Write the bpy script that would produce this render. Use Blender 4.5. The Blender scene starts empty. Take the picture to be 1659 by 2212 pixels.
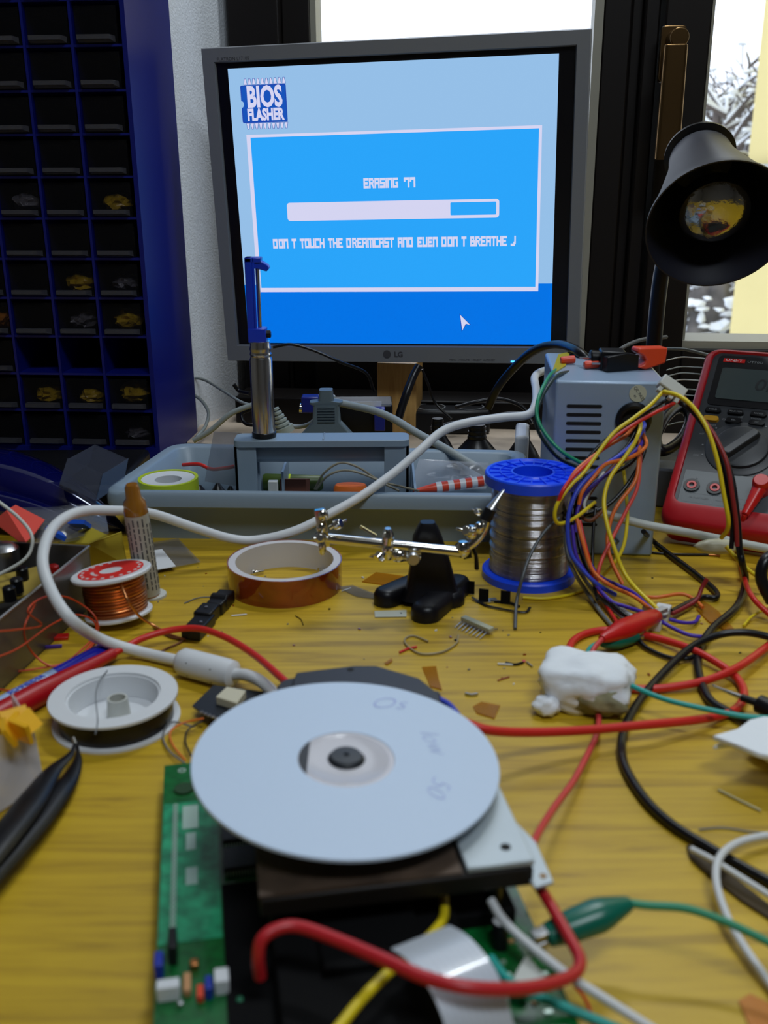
import bpy, bmesh, math, random
from mathutils import Vector, Matrix, noise
random.seed(7)
R = math.radians
SC = bpy.context.scene
COL = SC.collection

# ------------------------------------------------------------------ camera
F = 2150.0
TH = R(18.9); ROLL = math.atan(35.5 / 6294)
CAM = Vector((0, 0, 0.27))
FWD = Vector((0, math.cos(TH), -math.sin(TH)))
RT0 = Vector((1, 0, 0)); UP0 = RT0.cross(FWD)
RT = RT0 * math.cos(ROLL) - UP0 * math.sin(ROLL)
UP = UP0 * math.cos(ROLL) + RT0 * math.sin(ROLL)
cd = bpy.data.cameras.new('camera'); cam = bpy.data.objects.new('camera', cd); COL.objects.link(cam)
cam.matrix_world = Matrix(((RT.x, UP.x, -FWD.x, CAM.x), (RT.y, UP.y, -FWD.y, CAM.y), (RT.z, UP.z, -FWD.z, CAM.z), (0, 0, 0, 1)))
cd.sensor_fit = 'VERTICAL'; cd.sensor_height = 36.0; cd.lens = 36.0 * F / 2212.0
cd.clip_start = 0.01; cd.clip_end = 200
cd.dof.use_dof = True; cd.dof.focus_distance = 0.92; cd.dof.aperture_fstop = 10.5
SC.camera = cam

# ------------------------------------------------------------------ light
SC.view_settings.view_transform = 'Standard'; SC.view_settings.look = 'None'
SC.view_settings.gamma = 1.0; SC.view_settings.exposure = 0.0; SC.view_settings.use_curve_mapping = False
world = bpy.data.worlds.new('winter_sky'); SC.world = world; world.use_nodes = True
bgn = world.node_tree.nodes['Background']
bgn.inputs[0].default_value = (0.84, 0.91, 1.0, 1); bgn.inputs[1].default_value = 2.2

def area(name, loc, target, sx, sy, power, col):
    l = bpy.data.lights.new(name, 'AREA'); l.shape = 'RECTANGLE'; l.size = sx; l.size_y = sy
    l.energy = power; l.color = col
    o = bpy.data.objects.new(name, l); COL.objects.link(o); o.location = loc
    o.rotation_euler = (Vector(target) - Vector(loc)).to_track_quat('-Z', 'Y').to_euler()
    return o
area('added_sky_fill_light', (0.22, 1.02, 1.30), (0.08, 0.55, 0), 0.30, 0.10, 5.0, (0.88, 0.95, 1.0))  # added lamp in place of skylight falling through the tall window
area('room_lamp_light', (0.35, -0.35, 1.70), (0.1, 0.6, 0), 0.7, 0.35, 17.0, (0.84, 0.93, 1.0))

# ------------------------------------------------------------------ pixel rays to points in the room
def ray(px, py): return FWD + RT * ((px - 829.5) / F) - UP * ((py - 1106.0) / F)
def P(px, py, v):
    """v < 0.16: the point at height v; otherwise the point at distance y = v"""
    d = ray(px, py)
    t = (v - CAM.z) / d.z if v < 0.16 else (v - CAM.y) / d.y
    return CAM + d * t
def zc(p): return (Vector(p) - CAM).dot(FWD)
def onplane(px, py, M):
    d = ray(px, py); n = M.to_3x3() @ Vector((0, 1, 0)); o = M.translation
    p = CAM + d * ((o - CAM).dot(n) / d.dot(n))
    return M.inverted() @ p

# ------------------------------------------------------------------ materials
MATS = {}
def mat(name, col, rough=0.5, metal=0.0, spec=0.5, alpha=1.0, bump=None, noisy=None, coat=0.0, emit=None, estr=1.0, aniso=0.0):
    if name in MATS: return MATS[name]
    m = bpy.data.materials.new(name); m.use_nodes = True
    nt = m.node_tree; b = nt.nodes['Principled BSDF']
    b.inputs['Base Color'].default_value = (*col, 1); b.inputs['Roughness'].default_value = rough
    b.inputs['Metallic'].default_value = metal; b.inputs['Specular IOR Level'].default_value = spec
    b.inputs['Alpha'].default_value = alpha; b.inputs['Coat Weight'].default_value = coat
    if emit: b.inputs['Emission Color'].default_value = (*emit, 1); b.inputs['Emission Strength'].default_value = estr
    tc = nt.nodes.new('ShaderNodeTexCoord')
    if noisy:
        sc, amt, det = noisy
        n = nt.nodes.new('ShaderNodeTexNoise'); n.inputs['Scale'].default_value = sc; n.inputs['Detail'].default_value = det
        nt.links.new(tc.outputs['Object'], n.inputs['Vector'])
        r = nt.nodes.new('ShaderNodeValToRGB'); r.color_ramp.elements[0].position = 0.3; r.color_ramp.elements[1].position = 0.7
        r.color_ramp.elements[0].color = (*[c * (1 - amt) for c in col], 1); r.color_ramp.elements[1].color = (*[min(1, c * (1 + amt)) for c in col], 1)
        nt.links.new(n.outputs['Fac'], r.inputs['Fac']); nt.links.new(r.outputs['Color'], b.inputs['Base Color'])
    if bump:
        sc, st, dist = bump
        n = nt.nodes.new('ShaderNodeTexNoise'); n.inputs['Scale'].default_value = sc; n.inputs['Detail'].default_value = 4
        nt.links.new(tc.outputs['Object'], n.inputs['Vector'])
        bp = nt.nodes.new('ShaderNodeBump'); bp.inputs['Strength'].default_value = st; bp.inputs['Distance'].default_value = dist
        nt.links.new(n.outputs['Fac'], bp.inputs['Height']); nt.links.new(bp.outputs['Normal'], b.inputs['Normal'])
    MATS[name] = m; return m
def clear(name, col, fac, rough=0.1, base=None):
    """thin clear plastic or glass: mostly see-through with a gloss"""
    m = bpy.data.materials.new(name); m.use_nodes = True; nt = m.node_tree; nt.nodes.clear()
    o = nt.nodes.new('ShaderNodeOutputMaterial'); t = nt.nodes.new('ShaderNodeBsdfTransparent'); t.inputs[0].default_value = (*col, 1)
    b = nt.nodes.new('ShaderNodeBsdfPrincipled'); b.inputs['Base Color'].default_value = (*(base or col), 1); b.inputs['Roughness'].default_value = rough
    x = nt.nodes.new('ShaderNodeMixShader'); x.inputs[0].default_value = fac
    nt.links.new(t.outputs[0], x.inputs[1]); nt.links.new(b.outputs[0], x.inputs[2]); nt.links.new(x.outputs[0], o.inputs[0])
    MATS[name] = m; return m
def wood(name, c1, c2, c3, stretch=(2.0, 34.0, 6.0), rough=0.4, coat=0.2):
    m = bpy.data.materials.new(name); m.use_nodes = True; nt = m.node_tree; b = nt.nodes['Principled BSDF']
    tc = nt.nodes.new('ShaderNodeTexCoord'); mp = nt.nodes.new('ShaderNodeMapping'); mp.inputs['Scale'].default_value = stretch
    mp.inputs['Rotation'].default_value = (0, 0, R(3))
    nt.links.new(tc.outputs['Object'], mp.inputs['Vector'])
    n = nt.nodes.new('ShaderNodeTexNoise'); n.inputs['Scale'].default_value = 4.0; n.inputs['Detail'].default_value = 8; n.inputs['Roughness'].default_value = 0.62
    n.inputs['Distortion'].default_value = 0.6
    nt.links.new(mp.outputs[0], n.inputs['Vector'])
    r = nt.nodes.new('ShaderNodeValToRGB'); e = r.color_ramp.elements
    e[0].position = 0.32; e[0].color = (*c3, 1); e[1].position = 0.68; e[1].color = (*c1, 1); x = e.new(0.48); x.color = (*c2, 1)
    nt.links.new(n.outputs['Fac'], r.inputs['Fac'])
    # coarse stains
    n2 = nt.nodes.new('ShaderNodeTexNoise'); n2.inputs['Scale'].default_value = 9.0; n2.inputs['Detail'].default_value = 5
    nt.links.new(tc.outputs['Object'], n2.inputs['Vector'])
    r2 = nt.nodes.new('ShaderNodeValToRGB'); r2.color_ramp.elements[0].position = 0.25; r2.color_ramp.elements[0].color = (0.86, 0.84, 0.80, 1)
    r2.color_ramp.elements[1].position = 0.6; r2.color_ramp.elements[1].color = (1, 1, 1, 1)
    nt.links.new(n2.outputs['Fac'], r2.inputs['Fac'])
    mx = nt.nodes.new('ShaderNodeMix'); mx.data_type = 'RGBA'; mx.blend_type = 'MULTIPLY'; mx.inputs[0].default_value = 1
    nt.links.new(r.outputs['Color'], mx.inputs[6]); nt.links.new(r2.outputs['Color'], mx.inputs[7])
    nt.links.new(mx.outputs[2], b.inputs['Base Color'])
    b.inputs['Roughness'].default_value = rough; b.inputs['Coat Weight'].default_value = coat; b.inputs['Coat Roughness'].default_value = 0.35
    bp = nt.nodes.new('ShaderNodeBump'); bp.inputs['Strength'].default_value = 0.08; bp.inputs['Distance'].default_value = 0.0004
    nt.links.new(n.outputs['Fac'], bp.inputs['Height']); nt.links.new(bp.outputs['Normal'], b.inputs['Normal'])
    MATS[name] = m; return m

DESK = wood('desk_wood', (0.64, 0.42, 0.018), (0.53, 0.335, 0.012), (0.32, 0.19, 0.007), rough=0.45, coat=0.15)
PINE = wood('pine', (0.62, 0.38, 0.13), (0.55, 0.32, 0.10), (0.42, 0.22, 0.06), (34, 8, 3), 0.5, 0)
M_plaster = mat('plaster', (0.70, 0.74, 0.79), 0.9, bump=(420, 0.6, 0.0012), noisy=(300, 0.05, 3))
M_room = mat('room_paint', (0.30, 0.28, 0.26), 0.9)
M_floor = mat('floor_finish', (0.12, 0.08, 0.05), 0.6)
M_sill = mat('pale_sill', (0.62, 0.50, 0.38), 0.5, noisy=(30, 0.15, 4))
M_frame = mat('dark_window_frame', (0.008, 0.006, 0.0055), 0.5, spec=0.25)
M_gasket = mat('pale_edge', (0.30, 0.29, 0.24), 0.5)
M_glass = clear('window_glass', (0.97, 0.98, 1.0), 0.05, 0.02)
M_brass = mat('bronze_metal', (0.20, 0.12, 0.05), 0.30, metal=1.0)
M_black = mat('black_plastic', (0.005, 0.005, 0.0065), 0.36, spec=0.35)
M_blackmatte = mat('black_matte', (0.0025, 0.0025, 0.003), 0.8, spec=0.15)
M_blackglass = mat('unlit_panel', (0.004, 0.004, 0.006), 0.25)
M_bezel = mat('bezel_grey', (0.19, 0.20, 0.22), 0.42)
M_grey = mat('tray_grey', (0.23, 0.30, 0.37), 0.42, bump=(600, 0.15, 0.0003))
M_steel = mat('painted_steel_grey', (0.30, 0.40, 0.54), 0.36, metal=0.15, bump=(900, 0.08, 0.0002))
M_slot = mat('slot_black', (0.003, 0.003, 0.003), 0.8)
M_chrome = mat('chrome', (0.75, 0.74, 0.70), 0.12, metal=1.0)
M_alu = mat('polished_aluminium', (0.62, 0.62, 0.63), 0.2, metal=1.0, bump=(250, 0.08, 0.0003))
M_tin = mat('solder_wire', (0.46, 0.45, 0.46), 0.20, metal=1.0)
M_copper = mat('copper_wire', (0.62, 0.25, 0.09), 0.32, metal=1.0)
M_blue = mat('cabinet_blue', (0.003, 0.008, 0.17), 0.38)
M_spoolblue = mat('spool_blue', (0.008, 0.075, 0.95), 0.36)
M_pumpblue = mat('pump_blue', (0.006, 0.040, 0.55), 0.3)
M_drawer = clear('smoky_drawer', (0.80, 0.78, 0.80), 0.07, 0.3, (0.06, 0.06, 0.07))
M_pull = clear('drawer_pull_plastic', (0.60, 0.60, 0.64), 0.35, 0.3, (0.16, 0.16, 0.19))
M_clear = clear('clear_plastic', (0.66, 0.68, 0.74), 0.22, 0.15, (0.12, 0.13, 0.17))
M_bag = clear('clear_bag', (0.84, 0.85, 0.89), 0.24, 0.10, (0.28, 0.29, 0.32))
M_white = mat('white_plastic', (0.70, 0.72, 0.75), 0.38)
M_offwhite = mat('offwhite_plastic', (0.55, 0.56, 0.52), 0.45)
M_cablewhite = mat('white_cable', (0.66, 0.68, 0.70), 0.45)
M_cablegrey = mat('grey_cable', (0.28, 0.31, 0.30), 0.5)
M_discwhite = mat('disc_print', (0.56, 0.68, 0.86), 0.5)
M_red = mat('red_plastic', (0.55, 0.008, 0.006), 0.32)
M_redwire = mat('red_wire', (0.62, 0.020, 0.014), 0.38)
M_redrub = mat('red_rubber', (0.42, 0.004, 0.010), 0.34)
M_orangered = mat('orange_red', (0.75, 0.06, 0.02), 0.4)
M_orange = mat('orange_wire', (0.75, 0.16, 0.02), 0.4)
M_yellow = mat('yellow_wire', (0.72, 0.56, 0.01), 0.38)
M_lime = mat('lime_tape', (0.50, 0.62, 0.02), 0.35)
M_ochre = mat('yellow_card', (0.42, 0.33, 0.02), 0.7)
M_violet = mat('violet_wire', (0.06, 0.02, 0.40), 0.4)
M_bluewire = mat('blue_wire', (0.03, 0.06, 0.55), 0.4)
M_greywire = mat('grey_wire', (0.16, 0.17, 0.18), 0.45)
M_green = mat('green_wire', (0.004, 0.26, 0.13), 0.4)
M_teal = mat('teal_wire', (0.02, 0.36, 0.32), 0.4)
M_clipgreen = mat('green_clip', (0.003, 0.13, 0.085), 0.3)
M_blackwire = mat('black_wire', (0.005, 0.005, 0.007), 0.32, spec=0.4)
M_brownwire = mat('dark_red_wire', (0.25, 0.012, 0.015), 0.45)
M_pcb = mat('green_pcb', (0.002, 0.115, 0.022), 0.3, noisy=(260, 0.35, 3), coat=0.3)
M_pcblight = mat('light_green_mask', (0.02, 0.30, 0.14), 0.3, noisy=(160, 0.45, 3), coat=0.3)
M_via = mat('tinned_pads', (0.60, 0.75, 0.66), 0.3, metal=0.6)
M_chip = mat('chip_black', (0.007, 0.008, 0.011), 0.42)
M_kapton = mat('polyimide_brown', (0.25, 0.040, 0.006), 0.12, coat=1.0, noisy=(60, 0.25, 2))
M_kaptonfilm = clear('amber_film', (0.85, 0.60, 0.10), 0.40, 0.15, (0.55, 0.28, 0.02))
M_amber = mat('amber_flux', (0.30, 0.12, 0.012), 0.12, coat=1.0)
M_label = mat('printed_label', (0.42, 0.41, 0.36), 0.45)
M_print = mat('dark_print', (0.06, 0.06, 0.07), 0.6)
M_lampshade = mat('lamp_black', (0.010, 0.011, 0.020), 0.45, spec=0.4)
M_tissue = mat('tissue_white', (0.82, 0.86, 0.91), 0.85, bump=(160, 0.4, 0.001))
M_stain = mat('flux_stain', (0.26, 0.24, 0.13), 0.7, noisy=(120, 0.4, 3))
M_meter = mat('meter_grey', (0.024, 0.027, 0.032), 0.45)
M_meterlight = mat('meter_grey_panel', (0.060, 0.076, 0.085), 0.4)
M_lcd = mat('lcd_grey', (0.050, 0.066, 0.066), 0.25)
M_lcdink = mat('lcd_digit', (0.014, 0.018, 0.020), 0.4)
M_ink = mat('white_ink', (0.65, 0.66, 0.66), 0.6)
M_dimink = mat('dim_ink', (0.22, 0.23, 0.24), 0.6)
M_penink = mat('pen_ink_blue', (0.36, 0.42, 0.74), 0.6)
M_iron = mat('black_cast_iron', (0.004, 0.004, 0.007), 0.38, spec=0.35, bump=(500, 0.15, 0.0003))
M_silver = mat('silver_metal', (0.55, 0.56, 0.58), 0.3, metal=1.0)
M_bin = mat('steel_box', (0.16, 0.15, 0.14), 0.35, metal=0.7)
M_plate = mat('zinc_plate', (0.46, 0.52, 0.56), 0.42, metal=0.3)
M_darkplate = mat('dark_metal', (0.010, 0.008, 0.007), 0.5, metal=0.2, spec=0.3)
M_navy = mat('glossy_navy', (0.001, 0.002, 0.055), 0.10, coat=1.0)
M_snow = mat('snow', (0.80, 0.84, 0.90), 0.9)
M_bark = mat('winter_bark', (0.09, 0.07, 0.065), 0.9, noisy=(3, 0.4, 4))
M_hedge = mat('snowy_scrub', (0.11, 0.10, 0.10), 0.95, noisy=(4, 0.9, 6))
M_render = mat('yellow_render', (0.60, 0.50, 0.22), 0.9, noisy=(1.5, 0.05, 3))
M_gutter = mat('grey_gutter', (0.32, 0.34, 0.35), 0.6)
M_bulb = mat('bulb_mirror', (0.42, 0.41, 0.38), 0.14, metal=1.0, bump=(60, 0.3, 0.004))

# ------------------------------------------------------------------ mesh helpers
MW = {}
def T(x, y, z): return Matrix.Translation((x, y, z))
def RZ(a): return Matrix.Rotation(a, 4, 'Z')
def RX(a): return Matrix.Rotation(a, 4, 'X')
def RY(a): return Matrix.Rotation(a, 4, 'Y')
def basis(o, x, y, z):
    o, x, y, z = map(Vector, (o, x, y, z))
    return Matrix(((x.x, y.x, z.x, o.x), (x.y, y.y, z.y, o.y), (x.z, y.z, z.z, o.z), (0, 0, 0, 1)))
def align(o, d, up=(0, 0, 1)):
    """local z runs along d"""
    z = Vector(d).normalized(); x = Vector(up).cross(z)
    if x.length < 1e-4: x = Vector((1, 0, 0))
    x.normalize(); return basis(o, x, z.cross(x), z)
def nb(): return bmesh.new()
I4 = Matrix.Identity(4)
def box(bm, x0, x1, y0, y1, z0, z1, M=I4, mi=0):
    vs = [bm.verts.new(M @ Vector(p)) for p in ((x0, y0, z0), (x1, y0, z0), (x1, y1, z0), (x0, y1, z0), (x0, y0, z1), (x1, y0, z1), (x1, y1, z1), (x0, y1, z1))]
    for f in ((0, 3, 2, 1), (4, 5, 6, 7), (0, 1, 5, 4), (1, 2, 6, 5), (2, 3, 7, 6), (3, 0, 4, 7)):
        bm.faces.new([vs[i] for i in f]).material_index = mi
def rings(bm, loops, mi=0, cap0=True, cap1=True, closed=True):
    rs = [[bm.verts.new(Vector(p)) for p in l] for l in loops]
    n = len(rs[0])
    for a, b in zip(rs, rs[1:]):
        for i in range(n if closed else n - 1):
            j = (i + 1) % n
            bm.faces.new((a[i], a[j], b[j], b[i])).material_index = mi
    if cap0: bm.faces.new(rs[0][::-1]).material_index = mi
    if cap1: bm.faces.new(rs[-1]).material_index = mi
    return rs
def circ(r, z, n, M=I4, sy=1.0): return [M @ Vector((r * math.cos(2 * math.pi * i / n), r * sy * math.sin(2 * math.pi * i / n), z)) for i in range(n)]
def lathe(bm, prof, M=I4, n=40, mi=0, cap0=True, cap1=True, sy=1.0):
    rings(bm, [circ(max(r, 1e-5), z, n, M, sy) for r, z in prof], mi, cap0, cap1)
def ringlathe(bm, prof, M=I4, n=56, mi=0):
    """closed profile turned into a ring"""
    ls = [circ(r, z, n, M) for r, z in prof]; ls.append(ls[0])
    rs = [[bm.verts.new(p) for p in l] for l in ls[:-1]]; rs.append(rs[0])
    for a, b in zip(rs, rs[1:]):
        for i in range(n):
            j = (i + 1) % n; bm.faces.new((a[i], a[j], b[j], b[i])).material_index = mi
def prism(bm, poly, z0, z1, M=I4, mi=0, s1=1.0, c=None):
    if c is None: c = (sum(p[0] for p in poly) / len(poly), sum(p[1] for p in poly) / len(poly))
    rings(bm, [[M @ Vector((x, y, z0)) for x, y in poly], [M @ Vector((c[0] + (x - c[0]) * s1, c[1] + (y - c[1]) * s1, z1)) for x, y in poly]], mi)
def rrect(w, h, r, k=5, cx=0, cy=0):
    out = []
    for sx, sy, a0 in ((1, 1, 0), (-1, 1, 90), (-1, -1, 180), (1, -1, 270)):
        for i in range(k + 1):
            a = R(a0 + 90 * i / k); out.append((cx + sx * (w / 2 - r) + r * math.cos(a), cy + sy * (h / 2 - r) + r * math.sin(a)))
    return out
def smoothpts(pts, sub=6):
    pts = [Vector(p) for p in pts]
    if len(pts) < 3: return pts
    q = [2 * pts[0] - pts[1]] + pts + [2 * pts[-1] - pts[-2]]; out = []
    for i in range(1, len(q) - 2):
        p0, p1, p2, p3 = q[i - 1:i + 3]
        for s in range(sub):
            t = s / sub
            out.append(0.5 * (2 * p1 + (p2 - p0) * t + (2 * p0 - 5 * p1 + 4 * p2 - p3) * t * t + (3 * p1 - p0 - 3 * p2 + p3) * t ** 3))
    out.append(pts[-1]); return out
def tube(bm, pts, r, n=10, mi=0, sub=6, flat=1.0):
    p = smoothpts(pts, sub) if sub > 1 else [Vector(a) for a in pts]
    rr = r if callable(r) else (lambda t: r)
    ls = []; up = Vector((0, 0, 1)); prev = None
    for i, a in enumerate(p):
        d = (p[min(i + 1, len(p) - 1)] - p[max(i - 1, 0)])
        if d.length < 1e-9: d = Vector((1, 0, 0))
        d.normalize()
        x = up.cross(d) if prev is None else prev - d * prev.dot(d)
        if x.length < 1e-3: x = Vector((1, 0, 0)) - d * d.x
        x.normalize(); prev = x; y = d.cross(x); q = rr(i / max(1, len(p) - 1))
        ls.append([a + (x * math.cos(2 * math.pi * k / n) + y * flat * math.sin(2 * math.pi * k / n)) * q for k in range(n)])
    rings(bm, ls, mi)
def blob(bm, M, amp=0.15, freq=3.0, seed=0, sub=3, mi=0, pred=None, mi2=0):
    r = bmesh.ops.create_icosphere(bm, subdivisions=sub, radius=1.0)
    off = Vector((seed * 7.3, seed * 3.1, seed * 1.7))
    for v in r['verts']:
        d = v.co.normalized(); k = 1 + amp * 2 * noise.noise(d * freq + off) + amp * noise.noise(d * freq * 2.7 + off)
        v.co = d * k
    fs = set(f for v in r['verts'] for f in v.link_faces)
    for f in fs:
        f.material_index = mi2 if pred and pred(f.calc_center_median()) else mi
    for v in r['verts']: v.co = M @ v.co
def text(bm, s, M, size, mi=0, ext=0.0001, bold=0.0, sx=1.0, shear=0.0, align='CENTER', target_w=None):
    cu = bpy.data.curves.new('t', 'FONT'); cu.body = s; cu.size = size; cu.extrude = ext; cu.offset = bold; cu.shear = shear
    cu.align_x = align; cu.align_y = 'CENTER'; cu.resolution_u = 3
    o = bpy.data.objects.new('t', cu); me = bpy.data.meshes.new_from_object(o)
    xs = [v.co.x for v in me.vertices]
    if target_w and xs: sx = target_w / max(1e-9, max(xs) - min(xs))
    n0 = len(bm.verts); f0 = len(bm.faces); bm.from_mesh(me)
    bm.verts.ensure_lookup_table(); bm.faces.ensure_lookup_table()
    for v in bm.verts[n0:]: v.co = M @ Vector((v.co.x * sx, v.co.y, v.co.z))
    for f in bm.faces[f0:]: f.material_index = mi
    bpy.data.objects.remove(o); bpy.data.curves.remove(cu); bpy.data.meshes.remove(me)

def tag(o, label=None, cat=None, group=None, kind=None):
    if label: o['label'] = label
    if cat: o['category'] = cat
    if group: o['group'] = group
    if kind: o['kind'] = kind
    return o
def thing(name, label, cat, loc=(0, 0, 0), rot=0.0, group=None, M=None):
    o = bpy.data.objects.new(name, None); COL.objects.link(o); o.empty_display_size = 0.01
    M = M or (T(*loc) @ RZ(rot)); o.matrix_world = M
    MW[o.name] = M.copy(); return tag(o, label, cat, group)
def fin(name, bm, mats, parent=None, local=False, bevel=0.0, seg=2, sharp=38, label=None, recalc=True):
    if not isinstance(mats, (list, tuple)): mats = [mats]
    if parent is not None:
        if not local: bm.transform(MW[parent.name].inverted())
    loc = None
    if parent is None:
        lo = [min(v.co[i] for v in bm.verts) for i in range(3)]; hi = [max(v.co[i] for v in bm.verts) for i in range(3)]
        loc = Vector(((lo[0] + hi[0]) / 2, (lo[1] + hi[1]) / 2, lo[2])); bm.transform(Matrix.Translation(-loc))
    if recalc: bmesh.ops.recalc_face_normals(bm, faces=bm.faces)
    me = bpy.data.meshes.new(name); bm.to_mesh(me); bm.free()
    for m in mats: me.materials.append(m)
    me.polygons.foreach_set('use_smooth', [True] * len(me.polygons))
    me.set_sharp_from_angle(angle=R(sharp))
    o = bpy.data.objects.new(name, me); COL.objects.link(o)
    if parent is not None: o.parent = parent; MW[o.name] = MW[parent.name]
    else: o.location = loc; MW[o.name] = Matrix.Translation(loc)
    if bevel > 0:
        b = o.modifiers.new('edge', 'BEVEL'); b.width = bevel; b.segments = seg; b.limit_method = 'ANGLE'; b.angle_limit = R(40)
    if label: o['label'] = label
    return o
def struct(name, bm, mats, parent=None, **k):
    o = fin(name, bm, mats, parent, **k)
    if parent is None: o['kind'] = 'structure'
    return o
def C(*pts): return [P(*p) for p in pts]
def cable(name, label, cat, m, r, pts, group=None, n=10, sub=6, flat=1.0):
    bm = nb(); tube(bm, C(*pts), r, n=n, sub=sub, flat=flat)
    return tag(fin(name, bm, m, sharp=60), label, cat, group)

# ================================================================== the room
FZ, CZ = -0.75, 1.75
bm = nb(); box(bm, -1.8, 2.4, -2.2, 1.6, FZ - 0.05, FZ); struct('floor', bm, M_floor)
bm = nb(); box(bm, -1.8, 2.4, -2.2, 1.6, CZ, CZ + 0.05); struct('ceiling', bm, M_room)
bm = nb(); box(bm, -1.85, -1.8, -2.2, 1.6, FZ, CZ); struct('wall_left', bm, M_room)
bm = nb(); box(bm, 2.4, 2.45, -2.2, 1.6, FZ, CZ); struct('wall_right', bm, M_room)
bm = nb(); box(bm, -1.8, 2.4, -2.25, -2.2, FZ, CZ); struct('wall_rear', bm, M_room)

ALW = R(7)
MWALL = T(0, 1.17, 0) @ RZ(-ALW)
def wu(px, py, w=0.0):
    p = onplane(px, py, MWALL @ T(0, w, 0)); return p.x, p.z
uL = wu(507, 60)[0]; uG1 = wu(672, 60)[0]; uG1r = wu(1291, 30)[0]; uG2 = wu(1522, 20)[0]
zG = wu(1470, 724)[1]; uG2r = uG2 + 0.80; uE = uG2r + 0.09; ZT = 1.40
uC = wu(362, 80, -0.11)[0]
# front wall with the window niche (splayed plaster reveal on the left)
bm = nb()
prism(bm, [(-1.9, -0.11), (uC, -0.11), (uL, 0.0), (uL, 0.16), (-1.9, 0.16)], FZ, CZ, MWALL)
prism(bm, [(uE, 0.16), (uE, 0.0), (uE + 0.05, -0.11), (2.6, -0.11), (2.6, 0.16)], FZ, CZ, MWALL)
box(bm, uL, uE, -0.02, 0.16, ZT + 0.06, CZ, MWALL)
box(bm, uL, uE, -0.02, 0.16, FZ, -0.02, MWALL)
struct('wall_front', bm, M_plaster, bevel=0.006, seg=3)
# pale sill board between desk and window
bm = nb(); prism(bm, [(uL - 0.0, 0.0), (uE, 0.0), (uE + 0.03, -0.085), (uE + 0.03, -0.26), (0.10, -0.205), (uC + 0.012, -0.175), (uC + 0.002, -0.09)][::-1], -0.02, 0.0, MWALL)
struct('trim_1', bm, M_sill)
# window 1: the fixed left pane and its frame, the mullion; window 2: the sash with the handle
bm = nb()
box(bm, uL, uG1 - 0.030, -0.03, 0.06, 0.0, ZT + 0.06, MWALL); box(bm, uG1 - 0.030, uG1, -0.012, 0.05, 0.0, ZT + 0.06, MWALL)
box(bm, uG1, uG1r, -0.03, 0.06, 0.0, zG, MWALL); box(bm, uG1, uG1r, -0.03, 0.06, ZT, ZT + 0.06, MWALL)
box(bm, uL + 0.001, uG1r, -0.085, -0.03, 0.0, 0.030, MWALL)
win1 = struct('window_1', bm, M_frame, bevel=0.002)
bm = nb(); box(bm, uG1, uG1 + 0.006, -0.004, 0.03, zG, ZT, MWALL); box(bm, uG1r - 0.005, uG1r + 0.004, -0.030, 0.02, 0.05, ZT, MWALL)
fin('pane_edge', bm, M_gasket, win1)
bm = nb(); box(bm, uG1, uG1r, 0.020, 0.024, zG, ZT, MWALL); fin('pane', bm, M_glass, win1)
u1 = wu(1390, 400)[0]; u0 = wu(1335, 400)[0]
bm = nb()
box(bm, uG1r + 0.004, u0, -0.028, 0.06, 0.0, ZT + 0.06, MWALL); box(bm, u0, u0 + 0.012, -0.022, 0.06, 0.0, ZT + 0.06, MWALL)
box(bm, u0 + 0.012, u1, -0.035, 0.06, 0.0, ZT + 0.06, MWALL)
box(bm, u1 + 0.003, uG2, -0.050, 0.05, 0.035, ZT + 0.03, MWALL); box(bm, uG2, uG2r, -0.050, 0.05, 0.035, zG - 0.007, MWALL)
box(bm, u1, uE, -0.028, 0.06, 0.0, 0.034, MWALL); box(bm, uG2, uG2r, -0.05, 0.05, ZT, ZT + 0.03, MWALL)
box(bm, uG2r, uE, -0.05, 0.05, 0.035, ZT + 0.06, MWALL); box(bm, u1, uE, -0.028, 0.06, ZT + 0.03, ZT + 0.06, MWALL)
box(bm, uG1r + 0.001, uE, -0.085, -0.051, 0.0, 0.030, MWALL)
win2 = struct('window_2', bm, M_frame, bevel=0.002)
bm = nb(); box(bm, uG2, uG2 + 0.004, -0.038, 0.015, zG, ZT, MWALL); box(bm, uG2, uG2r, -0.046, 0.012, zG - 0.007, zG + 0.001, MWALL)
fin('pane_edge', bm, M_gasket, win2)
bm = nb(); box(bm, uG2, uG2r, 0.010, 0.014, zG, ZT, MWALL); fin('pane', bm, M_glass, win2)
# window handle
a = wu(1431, 56, -0.05); b = wu(1480, 180, -0.05); hx = (a[0] + b[0]) / 2
MH = MWALL @ T(wu(1450, 118, -0.05)[0], -0.05, wu(1450, 118, -0.05)[1]) @ RX(R(90))
wdt = abs(b[0] - a[0]); hgt = abs(a[1] - b[1])
bm = nb(); prism(bm, rrect(wdt * 0.92, hgt, 0.004), 0, 0.009, MH, 0, 0.96); hp = fin('handle_plate', bm, M_brass, win2, bevel=0.0008)
bm = nb(); lathe(bm, [(0.010, 0.008), (0.009, 0.020), (0.009, 0.034)], MH @ T(0.002, 0.012, 0), 20)
zt = wu(1468, 96, -0.085)[1]; zb = wu(1440, 345, -0.085)[1]; hz = MH.translation.z
ML = MWALL @ T(wu(1460, 100, -0.085)[0], -0.085, 0)
prism(bm, rrect(0.024, 0.012, 0.004), zb, zt, ML, 0, 0.92, (0, 0))
fin('window_handle', bm, M_brass, win2, bevel=0.001)

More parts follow.
